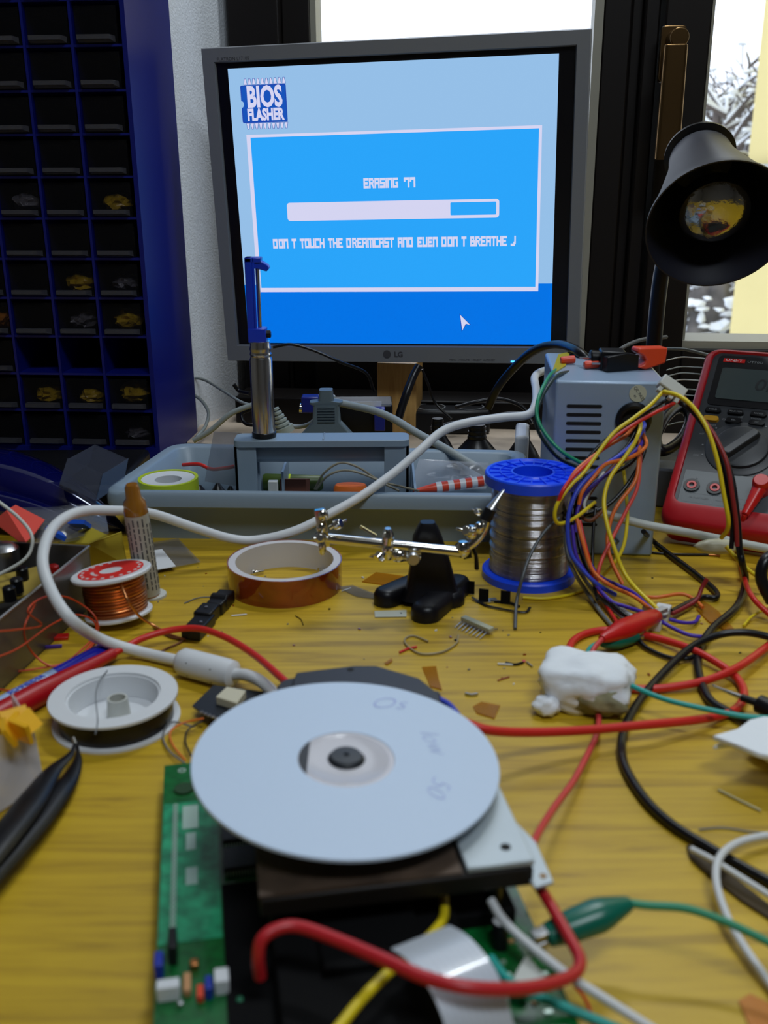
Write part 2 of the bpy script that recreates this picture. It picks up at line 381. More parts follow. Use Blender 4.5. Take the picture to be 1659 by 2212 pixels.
# ---- outside: yellow house, snowy trees
hx0 = P(1576, 722, 7.0); hd = Vector((1, -0.40, 0)).normalized(); hn = Vector((0.40, 1, 0)).normalized()
house = thing('house', 'yellow rendered house wall beyond the right window pane', 'house', (hx0.x, 7.0, -3.0))
MHs = basis((hx0.x, 7.0, -3.0), hd, hn, (0, 0, 1))
bm = nb(); prism(bm, [(0, 0), (6, 0), (6, 10), (3, 12.5), (0, 10)], 0, 5, basis((hx0.x, 7.0, -3.0), hd, (0, 0, 1), hn)); fin('wall', bm, M_render, house)
zg_ = P(1640, 370, 7.3).z + 3.0
bm = nb(); box(bm, -0.02, 6, -0.07, 0.0, zg_ - 0.03, zg_ + 0.03, MHs @ RY(R(-4))); fin('gutter', bm, M_gutter, house)
bm = nb(); prism(bm, [(-0.4, 9.8), (3, 12.7), (6.4, 9.8), (6.4, 10.0), (3, 12.95), (-0.4, 10.0)], -0.3, 5.3, basis((hx0.x, 7.0, -3.0), hd, (0, 0, 1), hn)); fin('roof', bm, M_snow, house)
bm = nb()
for i in range(30):
    for j in range(30):
        pass
g = [[Vector((-15 + i * 2, 4 + j * 1.5, -3.0 + 0.3 * noise.noise(Vector((i * 0.5, j * 0.5, 0))))) for i in range(24)] for j in range(24)]
vs = [[bm.verts.new(p) for p in row] for row in g]
for j in range(23):
    for i in range(23): bm.faces.new((vs[j][i], vs[j][i + 1], vs[j + 1][i + 1], vs[j + 1][i]))
tag(fin('snowy_ground', bm, M_snow), 'snow covered ground outside under the trees', 'ground', kind='structure')
def tree(px, label, Y, h, seed, rr):
    random.seed(seed); base = P(px, 650, Y); base.z = -3.0
    t = thing('tree', label, 'tree', base, group=None)
    bm = nb(); tube(bm, [base, base + Vector((0.05, 0, h * 0.5)), base + Vector((-0.05, 0.1, h * 0.9))], lambda s: rr * (1 - 0.6 * s), 8); fin('trunk', bm, M_bark, t)
    bm = nb(); bs = nb()
    for i in range(46):
        z0 = h * random.uniform(0.2, 0.9); a = random.uniform(0, 6.28); L = random.uniform(0.5, 1.3)
        p0 = base + Vector((0, 0, z0)); p2 = p0 + Vector((math.cos(a) * L, math.sin(a) * L, random.uniform(0.1, 0.6)))
        p1 = (p0 + p2) / 2 + Vector((0, 0, 0.15))
        tube(bm, [p0, p1, p2], lambda s: 0.022 * (1 - 0.7 * s), 5)
        tube(bs, [q + Vector((0, 0, 0.02)) for q in (p0, p1, p2)], lambda s: 0.020 * (1 - 0.5 * s), 5)
        for k in range(5):
            q = p0.lerp(p2, random.uniform(0.3, 1)); e = q + Vector((random.uniform(-.3, .3), random.uniform(-.3, .3), random.uniform(-.1, .35)))
            tube(bm, [q, e], 0.008, 4, sub=1)
            if k < 3: blob(bs, T(*e) @ Matrix.Diagonal((random.uniform(.03, .08), .05, .03, 1)), 0.3, 2, i * 5 + k, 1)
    fin('branches', bm, M_bark, t); fin('snow_on_branches', bs, M_snow, t)
tree(1528, 'bare snowy tree outside, left of the yellow house', 9.5, 4.2, 3, 0.10)
tree(1490, 'bare snowy tree beyond the left edge of the right window', 11.0, 4.2, 5, 0.08)
tree(1575, 'bare snowy tree half behind the yellow house corner', 12.0, 4.4, 9, 0.09)
for i, (px, Y, s, lb) in enumerate(((1500, 8.2, 0.55, 'low scrub heaped with snow under the leftmost tree outside'), (1545, 8.0, 0.5, 'low scrub heaped with snow beside the yellow house'), (1520, 13.5, 1.3, 'tall grey winter hedge behind the trees outside'))):
    p = P(px, 705 if i < 2 else 640, Y); t = thing('winter_shrub', lb, 'shrub', (p.x, Y, -3.0))
    bm = nb(); hh = p.z + 3.0 if i < 2 else 3.1
    blob(bm, T(p.x, Y, -3.0 + hh * 0.5) @ Matrix.Diagonal((s * (1 if i < 2 else 2.4), s * 0.6, hh * 0.56, 1)), 0.22, 3, i, 4); fin('scrub', bm, M_hedge, t, sharp=180)
    bm = nb(); random.seed(20 + i)
    for k in range(60 if i < 2 else 40):
        q = Vector((p.x + random.uniform(-s, s), Y - random.uniform(0.2, 0.7) * s, -3 + hh * random.uniform(0.75, 1.12)))
        blob(bm, T(*q) @ Matrix.Diagonal((random.uniform(.03, .10), .05, random.uniform(.015, .05), 1)), 0.3, 2, k, 1)
    fin('snow', bm, M_snow, t)

# ================================================================== desk
t = thing('desk', 'yellow-brown wooden workbench desk below the window', 'desk', (0.0, 0.45, FZ))
bm = nb(); box(bm, -0.95, 1.0, -0.02, 0.955, -0.03, 0.0); fin('desk_top', bm, DESK, t)
for x in (-0.9, 0.92):
    for y in (0.03, 0.88):
        bm = nb(); box(bm, x, x + 0.05, y, y + 0.05, FZ, -0.03); fin('leg', bm, DESK, t)

# ================================================================== monitor
MM = T(0.01051621, 1.00804956, 0.23661468) @ RZ(R(-10.825)) @ RX(R(1.9505)) @ RY(R(-1.075))
t = thing('monitor', 'grey flat monitor with blue progress screen, propped up in front of the window', 'monitor', M=MM)
W, H = 0.338, 0.270; bl, bt, bb = 0.0137, 0.0139, 0.0176
bm = nb()
def frame_ring(x0, x1, z0, z1, y): return [Vector((x0, y, z0)), Vector((x1, y, z0)), Vector((x1, y, z1)), Vector((x0, y, z1))]
rings(bm, [frame_ring(-W/2-bl+.001, W/2+bl-.001, -H/2-bb+.001, H/2+bt-.001, 0.016), frame_ring(-W/2-bl, W/2+bl, -H/2-bb, H/2+bt, 0.004), frame_ring(-W/2-bl+.0012, W/2+bl-.0012, -H/2-bb+.0012, H/2+bt-.0012, 0.0), frame_ring(-W/2-.001, W/2+.001, -H/2-.001, H/2+.001, 0.0), frame_ring(-W/2, W/2, -H/2, H/2, 0.0028), frame_ring(-W/2, W/2, -H/2, H/2, 0.0045)], 0, False, False)
fin('bezel', bm, M_bezel, t, local=True)
bm = nb(); rings(bm, [frame_ring(-W/2-bl+.001, W/2+bl-.001, -H/2-bb+.001, H/2+bt-.001, 0.016), frame_ring(-W/2+.01, W/2-.01, -H/2, H/2, 0.035), frame_ring(-W/2+.05, W/2-.05, -H/2+.05, H/2-.05, 0.045)], 0, True, True)
fin('rear_shell', bm, M_black, t, local=True)
bm = nb(); box(bm, -W/2, W/2, 0.0040, 0.008, -H/2, H/2); pan = fin('panel', bm, M_blackglass, t, local=True)
# the displayed picture
def em(name, c, s=1.0): return mat(name, (0.0, 0.0, 0.0), 0.4, spec=0.3, emit=c, estr=s)
S_BG = em('screen_pale_blue', (0.30, 0.52, 0.80)); S_BOX = em('screen_sky_blue', (0.022, 0.37, 0.95)); S_DK = em('screen_deep_blue', (0.0, 0.17, 0.78))
S_W = em('screen_white', (0.66, 0.66, 0.88)); S_LG = em('screen_logo_blue', (0.008, 0.085, 0.48)); S_NV = em('screen_navy', (0.012, 0.06, 0.42))
PX0, PX1, PZ0, PZ1 = -0.1579, 0.1543, -0.1333, 0.1298
def uvp(u, v, d=0.0): return Vector((PX0 + (PX1 - PX0) * u, 0.0038 - d, PZ0 + (PZ1 - PZ0) * v))
def srect(bm, u0, u1, v0, v1, d, mi): bm.faces.new([bm.verts.new(uvp(a, b, d)) for a, b in ((u0, v0), (u1, v0), (u1, v1), (u0, v1))]).material_index = mi
bm = nb(); D = 0.00008
srect(bm, 0, 1, 0.227, 1, 0, 0); srect(bm, 0, 1, 0, 0.227, 0, 2)
srect(bm, 0.044, 0.957, 0.199, 0.773, D, 3); srect(bm, 0.057, 0.948, 0.215, 0.763, 2 * D, 1)
def srr(u0, u1, v0, v1, rad, d, mi):
    w = (u1 - u0) * (PX1 - PX0); h = (v1 - v0) * (PZ1 - PZ0)
    pts = rrect(w, h, rad); c = uvp((u0 + u1) / 2, (v0 + v1) / 2, d)
    bm.faces.new([bm.verts.new(c + Vector((x, 0, z))) for x, z in pts]).material_index = mi
srr(0.161, 0.833, 0.464, 0.530, 0.003, 3 * D, 3); srr(0.683, 0.824, 0.475, 0.520, 0.001, 4 * D, 1)
FONT = {'D': '111110/100010/100010/100010/111110', 'O': '11111/10001/10001/10001/11111', 'N': '11111/10001/10001/10001/10001', 'T': '11111/00100/00100/00100/00100', 'U': '10001/10001/10001/10001/11111', 'C': '11111/10000/10000/10000/11111', 'H': '10001/10001/11111/10001/10001', 'E': '11111/10000/11110/10000/11111', 'R': '11110/10001/11110/10010/10001', 'A': '11111/10001/11111/10001/10001', 'M': '1111111/1001001/1001001/1001001/1001001', 'S': '11111/10000/11111/00001/11111', 'B': '11110/10010/11111/10001/11111', 'J': '00001/00001/00001/00011/11110', 'I': '1/1/1/1/1', 'G': '11111/10000/10011/10001/11111', '7': '11111/10001/00001/00001/00001', ' ': '000/000/000/000/000', 'V': '10001/10001/10001/10001/11111'}
def blocktext(s, u0, u1, v0, v1, d, mi):
    cols = sum(len(FONT[c].split('/')[0]) + 1 for c in s) - 1; du = (u1 - u0) / cols; dv = (v1 - v0) / 5; x = u0
    for c in s:
        rows = FONT[c].split('/')
        for j, row in enumerate(rows):
            for i, b in enumerate(row):
                if b == '1':
                    e = du * 0.36
                    srect(bm, x + i * du - e, x + (i + 1) * du + e, v1 - (j + 1) * dv - (0.15 * dv), v1 - j * dv + 0.15 * dv, d, mi)
        x += (len(rows[0]) + 1) * du
blocktext('ERASING', 0.413, 0.520, 0.576, 0.610, 3 * D, 3); blocktext('77', 0.540, 0.574, 0.576, 0.610, 3 * D, 3)
blocktext('DON T TOUCH THE DREAMCAST AND EVEN DON T BREATHE J', 0.108, 0.884, 0.364, 0.398, 3 * D, 3)
# chip-shaped logo
for k in range(10):
    for top in (0, 1):
        u = 0.048 + k * 0.0136; v = 0.944 if top else 0.812; s = 1 if top else -1
        for (gr, mi_, dd) in ((0.0012, 4, 3 * D), (0, 3, 4 * D)):
            bm.faces.new([bm.verts.new(uvp(a, b_, dd)) for a, b_ in ((u - gr, v - s * gr), (u + 0.010 + gr, v - s * gr), (u + 0.0068 + gr, v + s * (0.019 + gr)), (u + 0.0032 - gr, v + s * (0.019 + gr)))]).material_index = mi_
srr(0.036, 0.181, 0.814, 0.942, 0.0016, 5 * D, 4); srr(0.039, 0.178, 0.818, 0.938, 0.001, 6 * D, 5)
cc = uvp(0.037, 0.878, 7 * D); bm.faces.new([bm.verts.new(cc + Vector((0.0022 * math.cos(a / 8 * math.pi), 0, 0.003 * math.sin(a / 8 * math.pi)))) for a in range(16)]).material_index = 0
MT = lambda u, v, d: Matrix.Translation(uvp(u, v, d)) @ RX(R(90))
text(bm, 'BIOS', MT(0.111, 0.8985, 8 * D), 0.0255, 3, 0.00005, 0.0010, target_w=0.035)
text(bm, 'FLASHER', MT(0.111, 0.8395, 8 * D), 0.0142, 3, 0.00005, 0.0007, target_w=0.037)
for g_, mi_, dd in ((0.0022, 4, 3 * D), (0, 3, 4 * D)):
    bm.faces.new([bm.verts.new(uvp(a, b_, dd)) for a, b_ in ((0.712 - g_, 0.112 + 2 * g_), (0.744 + 1.5 * g_, 0.074), (0.730 + g_, 0.078 - g_), (0.719 - g_, 0.052 - 2 * g_))]).material_index = mi_
fin('screen_picture', bm, [S_BG, S_BOX, S_DK, S_W, S_NV, S_LG], t, local=True, label='glowing blue progress picture', recalc=False)
bm = nb(); lo = onplane(836, 765, MM)
lathe(bm, [(0.0040, 0.0), (0.0040, 0.0004)], MM @ T(lo.x, 0.0, lo.z) @ RX(R(90)), 24)
lo = onplane(861, 766, MM); text(bm, 'LG', MM @ T(lo.x, -0.0002, lo.z) @ RX(R(90)), 0.0074, 0, 0.0002, 0.0002)
fin('maker_mark', bm, M_print, t)
bm = nb(); lo = onplane(1020, 778, MM); text(bm, 'MENU  -/VOLUME  +/SELECT  AUTO/SET', MM @ T(lo.x, -0.0001, lo.z) @ RX(R(90)), 0.0026, 0, 0.0001)
fin('button_lettering', bm, M_print, t)
bm = nb(); lo = onplane(1112, 781, MM); box(bm, lo.x - 0.004, lo.x + 0.004, -0.0006, 0.001, lo.z - 0.0008, lo.z + 0.0008, MM)
fin('power_light', bm, em('power_blue', (0.05, 0.35, 1.0), 3.0), t)
bm = nb(); lo = onplane(490, 128, MM); text(bm, 'FLATRON L1710S', MM @ T(lo.x + 0.006, -0.0001, lo.z) @ RX(R(90)), 0.0042, 0, 0.0001); fin('model_lettering', bm, M_print, t)
# pine block under the monitor
pb = P(845, 936, 0.0); zt = 0.0775
bm = nb(); box(bm, -0.0240, 0.0185, 0.0, 0.045, 0.0, zt, T(pb.x + 0.0085, pb.y - 0.005, 0) @ RZ(R(-10.8)) @ T(0, 0, 0))
tag(fin('wood_block', bm, PINE, bevel=0.001), 'upright pine block holding up the monitor', 'block')

# ================================================================== blue drawer cabinet
CA = R(-5); cf = P(345, 965, 0.93)
MC = T(cf.x, 0.93, 0) @ RZ(CA)
t = thing('drawer_cabinet', 'tall blue small-parts cabinet with smoky drawers left of the monitor', 'cabinet', M=MC)
cw, ch, NC, NR = 0.0425, 0.0355, 6, 12; sh = 0.012; CWd = NC * cw + 0.006 + 0.012; CH = 0.018 + NR * ch + 0.01; CD = 0.135
bm = nb()
box(bm, -sh * 0.35, 0, 0, CD, 0, CH); box(bm, -CWd, -CWd + 0.006, 0, CD, 0, CH)
box(bm, -CWd + 0.006, -sh * 0.35, CD - 0.004, CD, 0, CH)
box(bm, -CWd + 0.006, -sh * 0.35, 0, CD - 0.004, 0, 0.018); box(bm, -CWd + 0.006, -sh * 0.35, 0, CD - 0.004, CH - 0.006, CH)
for i in range(1, NC): box(bm, -0.006 - i * cw - 0.0012, -0.006 - i * cw + 0.0012, 0.001, CD - 0.004, 0.018, CH - 0.006)
for j in range(1, NR): box(bm, -CWd + 0.006, -sh * 0.35, 0.002, CD - 0.004, 0.018 + j * ch - 0.001, 0.018 + j * ch + 0.001)
fin('body', bm, M_blue, t, local=True)
def drawer_bm():
    bm = nb(); w = cw - 0.006; h = ch - 0.006
    box(bm, -w/2, w/2, 0, 0.0012, 0, h); box(bm, -w/2, -w/2 + 0.001, 0.0012, 0.12, 0, h * 0.9); box(bm, w/2 - 0.001, w/2, 0.0012, 0.12, 0, h * 0.9)
    box(bm, -w/2 + .001, w/2 - .001, 0.0012, 0.12, 0, 0.001); return bm
def pull_bm():
    bm = nb(); w = cw - 0.010
    rings(bm, [[Vector((x, 0, z)) for x, z in ((-w/2, 0.001), (w/2, 0.001), (w/2, 0.006), (-w/2, 0.006))], [Vector((x, -0.009, z)) for x, z in ((-w/2 + 0.002, 0.003), (w/2 - 0.002, 0.003), (w/2 - 0.002, 0.0065), (-w/2 + 0.002, 0.0065))]])
    return bm
first = None
for j in range(NR):
    for i in range(NC):
        if j == 2 and i in (0, 1, 2): continue
        x = -0.006 - (i + 0.5) * cw; z = 0.018 + j * ch + 0.0014
        if first is None:
            first = fin('drawer', drawer_bm(), M_drawer, t, local=True); fp = fin('drawer_pull', pull_bm(), M_pull, first, local=True)
            first.location = (x, 0.003, z)
        else:
            d = first.copy(); COL.objects.link(d); d.parent = t; d.location = (x, 0.003, z)
            p_ = fp.copy(); COL.objects.link(p_); p_.parent = d
def dbag(i, j, m, seed, s=1.0, lb=''):
    bm = nb(); x = -0.006 - (i + 0.5) * cw; z = 0.018 + j * ch + 0.0028
    blob(bm, MC @ T(x, 0.026, z + 0.011 * s) @ Matrix.Diagonal((0.0148 * min(s, 1), 0.020, 0.0095 * s, 1)), 0.16, 2.6, seed, 3)
    tag(fin('component_bag', bm, m, sharp=20), lb, 'bag', 'small bags inside the cabinet drawers')
M_yb = mat('yellow_bag', (0.48, 0.32, 0.015), 0.3, bump=(90, 0.8, 0.004)); M_ob = mat('amber_bag', (0.50, 0.18, 0.02), 0.45); M_gb = mat('grey_bag', (0.12, 0.12, 0.13), 0.35, bump=(90, 0.8, 0.004))
dbag(0, 1, M_yb, 1, 1.05, 'large yellow bag in the drawer second from the cabinet bottom, right column')
dbag(1, 1, M_yb, 2, 0.8, 'flat yellow bag in the drawer one column in, second row up')
dbag(2, 1, M_yb, 3, 0.9, 'yellow bag in the drawer two columns in, second row up')
dbag(0, 3, M_yb, 4, 1.0, 'bright yellow bag in the right column drawer above the empty slots')
dbag(1, 3, M_gb, 5, 0.9, 'grey bag in the drawer just above the middle empty slot')
dbag(1, 4, M_yb, 6, 0.9, 'dim yellow bag in the second column, two rows above the empty slots')
dbag(3, 3, M_ob, 7, 1.0, 'amber bag in the leftmost visible drawer above the empty slots')
dbag(0, 6, M_yb, 8, 0.9, 'yellow-green bag in the right column drawer near mid height')
dbag(2, 6, M_gb, 9, 1.0, 'pale grey bag in a mid-height drawer three columns in')
dbag(0, 4, M_gb, 10, 0.8, 'grey bag in the right column drawer two rows above the empty slots')
dbag(0, 0, M_gb, 11, 0.7, 'small grey bag in the bottom right drawer')

# ================================================================== grey tool tray
def inset_quad(q, d):
    out = []; n = len(q); lines = []
    for i in range(n):
        a = Vector(q[i]); b = Vector(q[(i + 1) % n]); e = (b - a).normalized(); nrm = Vector((-e.y, e.x)); lines.append((a + nrm * d, e))
    for i in range(n):
        (a, e), (b, g) = lines[i - 1], lines[i]
        den = e.x * g.y - e.y * g.x; s = ((b.x - a.x) * g.y - (b.y - a.y) * g.x) / den; out.append(a + e * s)
    return out
def round_poly(q, r, k=6):
    out = []; n = len(q)
    for i in range(n):
        c = q[i]; a = (q[i - 1] - c).normalized(); b = (q[(i + 1) % n] - c).normalized()
        for s in range(k + 1):
            u = s / k; p0 = c + a * r; p2 = c + b * r; out.append(p0 * (1 - u) ** 2 + c * 2 * u * (1 - u) + p2 * u * u)
    return out
TQ = [Vector(p.xy) for p in (P(212, 1064, 0.042), P(1128, 1073, 0.042), P(1140, 972, 0.042), P(372, 956, 0.042))]
def tring(d, z, r): return [Vector((p.x, p.y, z)) for p in round_poly(inset_quad(TQ, d), max(0.003, r))]
t = thing('tool_tray', 'grey plastic carry tray full of small tools behind the tape and helping hands', 'tray', (-0.05, 0.78, 0))
bm = nb()
rings(bm, [tring(0.016, 0.0, 0.012), tring(0.010, 0.030, 0.014), tring(0.002, 0.0295, 0.018), tring(0.0, 0.031, 0.02), tring(0.0, 0.0395, 0.02), tring(0.002, 0.042, 0.018), tring(0.008, 0.042, 0.015), tring(0.011, 0.040, 0.014), tring(0.018, 0.003, 0.010)])
fin('tray_body', bm, M_grey, t, sharp=50)
bm = nb(); y0, y1, zt = 0.767, 0.789, 0.068
xl = P(506, 1000, y0).x; xr = P(884, 1000, y0).x; il = P(553, 975, y0).x; ir = P(830, 975, y0).x
def hpost(xa, xb): box(bm, xa, xb, y0, y0 + 0.004, 0.003, 0.0635); box(bm, xa, xb, y1 - 0.003, y1, 0.003, 0.0635)
hpost(xl, il); hpost(ir, xr); box(bm, xl, xl + 0.003, y0, y1, 0.003, 0.0635); box(bm, xr - 0.003, xr, y0, y1, 0.003, 0.0635)
prism(bm, rrect(xr - xl, 0.026, 0.006, cx=(xl + xr) / 2, cy=(y0 + y1) / 2), 0.0625, zt)
tube(bm, [(il - 0.002, 0.781, 0.055), (ir + 0.002, 0.781, 0.055)], 0.0085, 16, sub=1)
xm = P(700, 945, 0.78).x; box(bm, xm - 0.0006, xm + 0.0006, y0, y1, zt, zt + 0.001)
fin('carry_handle', bm, M_grey, t, bevel=0.0012)
bm = nb(); xw = P(1105, 1000, 0.80).x
box(bm, P(610, 1010, 0.80).x, P(612, 1010, 0.80).x + 0.001, 0.79, 0.845, 0.003, 0.035); fin('divider', bm, M_grey, t); bm = nb(); box(bm, P(890, 1000, 0.8).x, P(892, 1000, 0.8).x + 0.001, 0.72, 0.845, 0.003, 0.036)
fin('divider', bm, M_grey, t)

# desoldering pump standing on the tray handle
pb = P(571, 943, 0.779); pb.z = 0.068
t = thing('desoldering_pump', 'blue and polished metal desoldering pump standing upright in front of the monitor', 'tool', pb)
MP = T(*pb)
bm = nb(); lathe(bm, [(0.0094, 0), (0.0098, 0.002), (0.0098, 0.004), (0.0088, 0.0045)], MP, 32); fin('end_ring', bm, M_black, t)
bm = nb(); lathe(bm, [(0.0089, 0.0045), (0.0089, 0.063), (0.0084, 0.064), (0.0080, 0.0655), (0.0086, 0.067), (0.0080, 0.069), (0.0086, 0.071), (0.0080, 0.073), (0.0078, 0.077)], MP, 36); fin('barrel', bm, M_alu, t)
bm = nb()
zb = P(571, 738, 0.779).z - 0.068; ztp = P(545, 555, 0.779).z - 0.068
box(bm, -0.0085, -0.0030, -0.006, 0.006, zb, ztp, MP); box(bm, -0.0085, 0.0055, -0.0065, 0.0065, zb, zb + 0.011, MP)
box(bm, -0.0085, 0.0040, -0.006, 0.006, ztp - 0.004, ztp, MP); box(bm, -0.0030, -0.001, -0.006, -0.0045, zb, ztp, MP)
fin('body', bm, M_pumpblue, t, bevel=0.001)
bm = nb(); tube(bm, [MP @ Vector((0.0005, 0, zb + 0.008)), MP @ Vector((0.0005, 0, ztp - 0.003))], 0.0016, 10, sub=1); fin('plunger_rod', bm, M_chrome, t)
bm = nb(); prism(bm, [(-0.003, 0), (0.003, 0.000), (0.009, -0.004), (0.010, -0.006), (0.008, -0.0085), (0.003, -0.007), (-0.003, -0.006)][::-1], -0.005, 0.005, MP @ T(0, 0, ztp - 0.002) @ RX(R(90)))
fin('thumb_catch', bm, M_pumpblue, t, bevel=0.0006)
bm = nb(); lathe(bm, [(0.0030, 0), (0.0030, 0.003), (0.002, 0.0035)], MP @ T(0.0055, -0.001, zb + 0.006) @ RY(R(90)), 16); fin('release_button', bm, M_black, t)

# things in the tray
q = P(352, 1031, 0.754); q.x += 0.004; t = thing('tape_roll', 'lime green electrical tape roll lying in the left end of the tray', 'tape', (q.x, q.y, 0.004)) 
bm = nb(); lathe(bm, [(0.016, 0), (0.0165, 0.001), (0.0165, 0.0125), (0.016, 0.0132)], T(q.x, q.y + 0.003, 0.0033), 28); tag(fin('black_tin', bm, M_black), 'round black tin under the lime green tape roll in the tray', 'tin')
MR = T(q.x, q.y, 0.0167)
bm = nb(); ringlathe(bm, [(0.0235, 0), (0.0235, 0.025), (0.0210, 0.025), (0.0210, 0)], MR); fin('tape', bm, M_lime, t, sharp=30)
bm = nb(); ringlathe(bm, [(0.0209, 0.001), (0.0209, 0.0243), (0.0105, 0.0236), (0.0105, 0.001)], MR); fin('core', bm, M_white, t, sharp=30)
q = P(632, 998, 0.03)
t = thing('marker_pen', 'olive green marker pen with yellow print lying behind the tray handle', 'pen', (q.x, q.y, 0.011))
bm = nb(); M = align((q.x - 0.026, q.y, 0.012), (1, -0.06, 0)); lathe(bm, [(0.007, 0), (0.0078, 0.002), (0.0078, 0.05), (0.006, 0.053)], M, 20); fin('barrel', bm, mat('olive', (0.05, 0.09, 0.01), 0.4), t)
bm = nb(); lathe(bm, [(0.0080, 0.018), (0.0080, 0.021)], M, 20); lathe(bm, [(0.0080, 0.0225), (0.0080, 0.0245)], M, 20); fin('printed_band', bm, M_lime, t, label='yellow printed bands')
bm = nb(); q = P(756, 1058, 0.035); lathe(bm, [(0.013, 0.0), (0.0135, 0.002), (0.0135, 0.03), (0.012, 0.0325)], T(q.x, q.y + 0.012, 0.003), 28, sy=0.6); tag(fin('orange_tub', bm, M_orange), 'orange plastic tub just above the tray front rim', 'tub')
cable('wire_loop', 'beige twin wire looping up out of the middle of the tray', 'wire', mat('beige_wire', (0.22, 0.20, 0.14), 0.5), 0.0009, ((680, 1056, 0.76), (700, 1022, 0.75), (735, 1000, 0.75), (775, 1010, 0.75), (820, 1038, 0.75), (870, 1052, 0.74), (905, 1060, 0.73)))
cable('wire_loop', 'lower beige wire loop in the middle of the tray', 'wire', MATS['beige_wire'], 0.0009, ((684, 1056, 0.755), (708, 1028, 0.745), (745, 1016, 0.745), (790, 1026, 0.745), (840, 1050, 0.74), (862, 1060, 0.735)))
cable('wire', 'red and black wire lying behind the lime tape roll', 'wire', M_redwire, 0.0016, ((395, 1004, 0.83), (430, 1003, 0.82), (455, 1013, 0.815), (480, 1012, 0.81), (515, 1006, 0.80)))
t = thing('striped_pen', 'red and white striped pen leaning in the right end of the tray', 'pen', P(960, 1052, 0.745))
a = P(893, 1060, 0.74); b = P(1052, 1038, 0.75)
bm = nb(); tube(bm, [a, b], lambda s: 0.0012 + 0.0032 * min(1, s * 5), 14, sub=1); bm.free(); bm = nb()
L = (b - a).length; M = align(a, b - a); lathe(bm, [(0.001, 0), (0.003, 0.012), (0.0042, 0.02), (0.0042, L)], M, 18); fin('barrel', bm, M_orangered, t)
for k in range(5):
    bm = nb(); lathe(bm, [(0.0043, 0.018 + k * 0.0095), (0.0043, 0.0225 + k * 0.0095)], M, 18); fin('stripe', bm, M_white, t, label='white stripe')
def bag(name, label, pts, thick=0.0012, m=None, seed=0, bump=0.003):
    """a small plastic bag spanned by four corners"""
    a, b, c, d = pts; bm = nb(); n = 8; top = []; bot = []
    nrm = (b - a).cross(d - a).normalized()
    for j in range(n + 1):
        for i in range(n + 1):
            u, v = i / n, j / n; p = a.lerp(b, u).lerp(d.lerp(c, u), v)
            k = math.sin(math.pi * u) * math.sin(math.pi * v); w = bump * noise.noise(Vector((u * 5 + seed, v * 5, seed)))
            top.append(bm.verts.new(p + nrm * (thick * (0.1 + k) + w * k))); bot.append(bm.verts.new(p - nrm * (thick * 0.1) + nrm * w * k * 0.6))
    for j in range(n):
        for i in range(n):
            q = j * (n + 1) + i; r_ = (q, q + 1, q + n + 2, q + n + 1)
            bm.faces.new([top[x] for x in r_]); bm.faces.new([bot[x] for x in r_[::-1]])
    return tag(fin(name, bm, m or M_bag, sharp=60), label, 'bag')
bag('plastic_bag', 'crumpled clear plastic bag in the right end of the tray', [P(885, 1058, 0.78), P(1050, 1056, 0.78), P(1055, 1000, 0.80), P(905, 992, 0.80)], 0.006, m=clear('thin_clear_bag', (0.90, 0.91, 0.94), 0.13, 0.08), seed=3, bump=0.016)
bag('plastic_bag', 'clear plastic bag standing beside the left post of the tray handle', [P(442, 1040, 0.80), P(510, 1050, 0.79), P(522, 935, 0.80), P(462, 932, 0.81)], 0.003, seed=5, bump=0.006)
for px, py, s, nm, lb in ((430, 1045, 0.009, 'knob', 'black round knob in the tray beside the lime tape roll'), (470, 1040, 0.008, 'rubber_foot', 'black rubber foot in the tray left of the handle'), (497, 1046, 0.006, 'washer', 'dark washer against the left handle post in the tray')):
    q = P(px, py, 0.024); bm = nb(); lathe(bm, [(s, 0), (s, 0.010), (s * 0.6, 0.014), (s * 0.2, 0.019)], T(q.x, q.y, 0.0035) , 20); tag(fin(nm, bm, M_black), lb, nm.replace('_', ' '))
q = P(635, 1050, 0.02); bm = nb(); prism(bm, [(-.012, -.002), (.010, -.004), (.013, .002), (.004, .004), (-.010, .003)], 0.0, 0.022, T(q.x, q.y, 0.0035) @ RX(R(-10))); tag(fin('leather_scrap', bm, mat('brown_leather', (0.16, 0.045, 0.02), 0.6)), 'brown and cream offcut behind the tray front rim', 'offcut')
q = P(590, 1047, 0.024); bm = nb(); box(bm, -.004, .004, -.003, .003, 0, 0.024, T(q.x, q.y, 0.0035)); tag(fin('white_plug', bm, M_offwhite, bevel=0.0006), 'small white plug piece behind the tray front rim', 'plug')
bm = nb(); xa = P(1082, 1000, 0.86); box(bm, 0, 0.012, -0.05, 0.0, 0.0, 0.053, T(P(1125, 990, 0.872).x - 0.004, 0.885, 0) @ RZ(R(-8))); tag(fin('white_case', bm, M_white, bevel=0.003), 'white plastic case edge behind the right end of the tray', 'case')

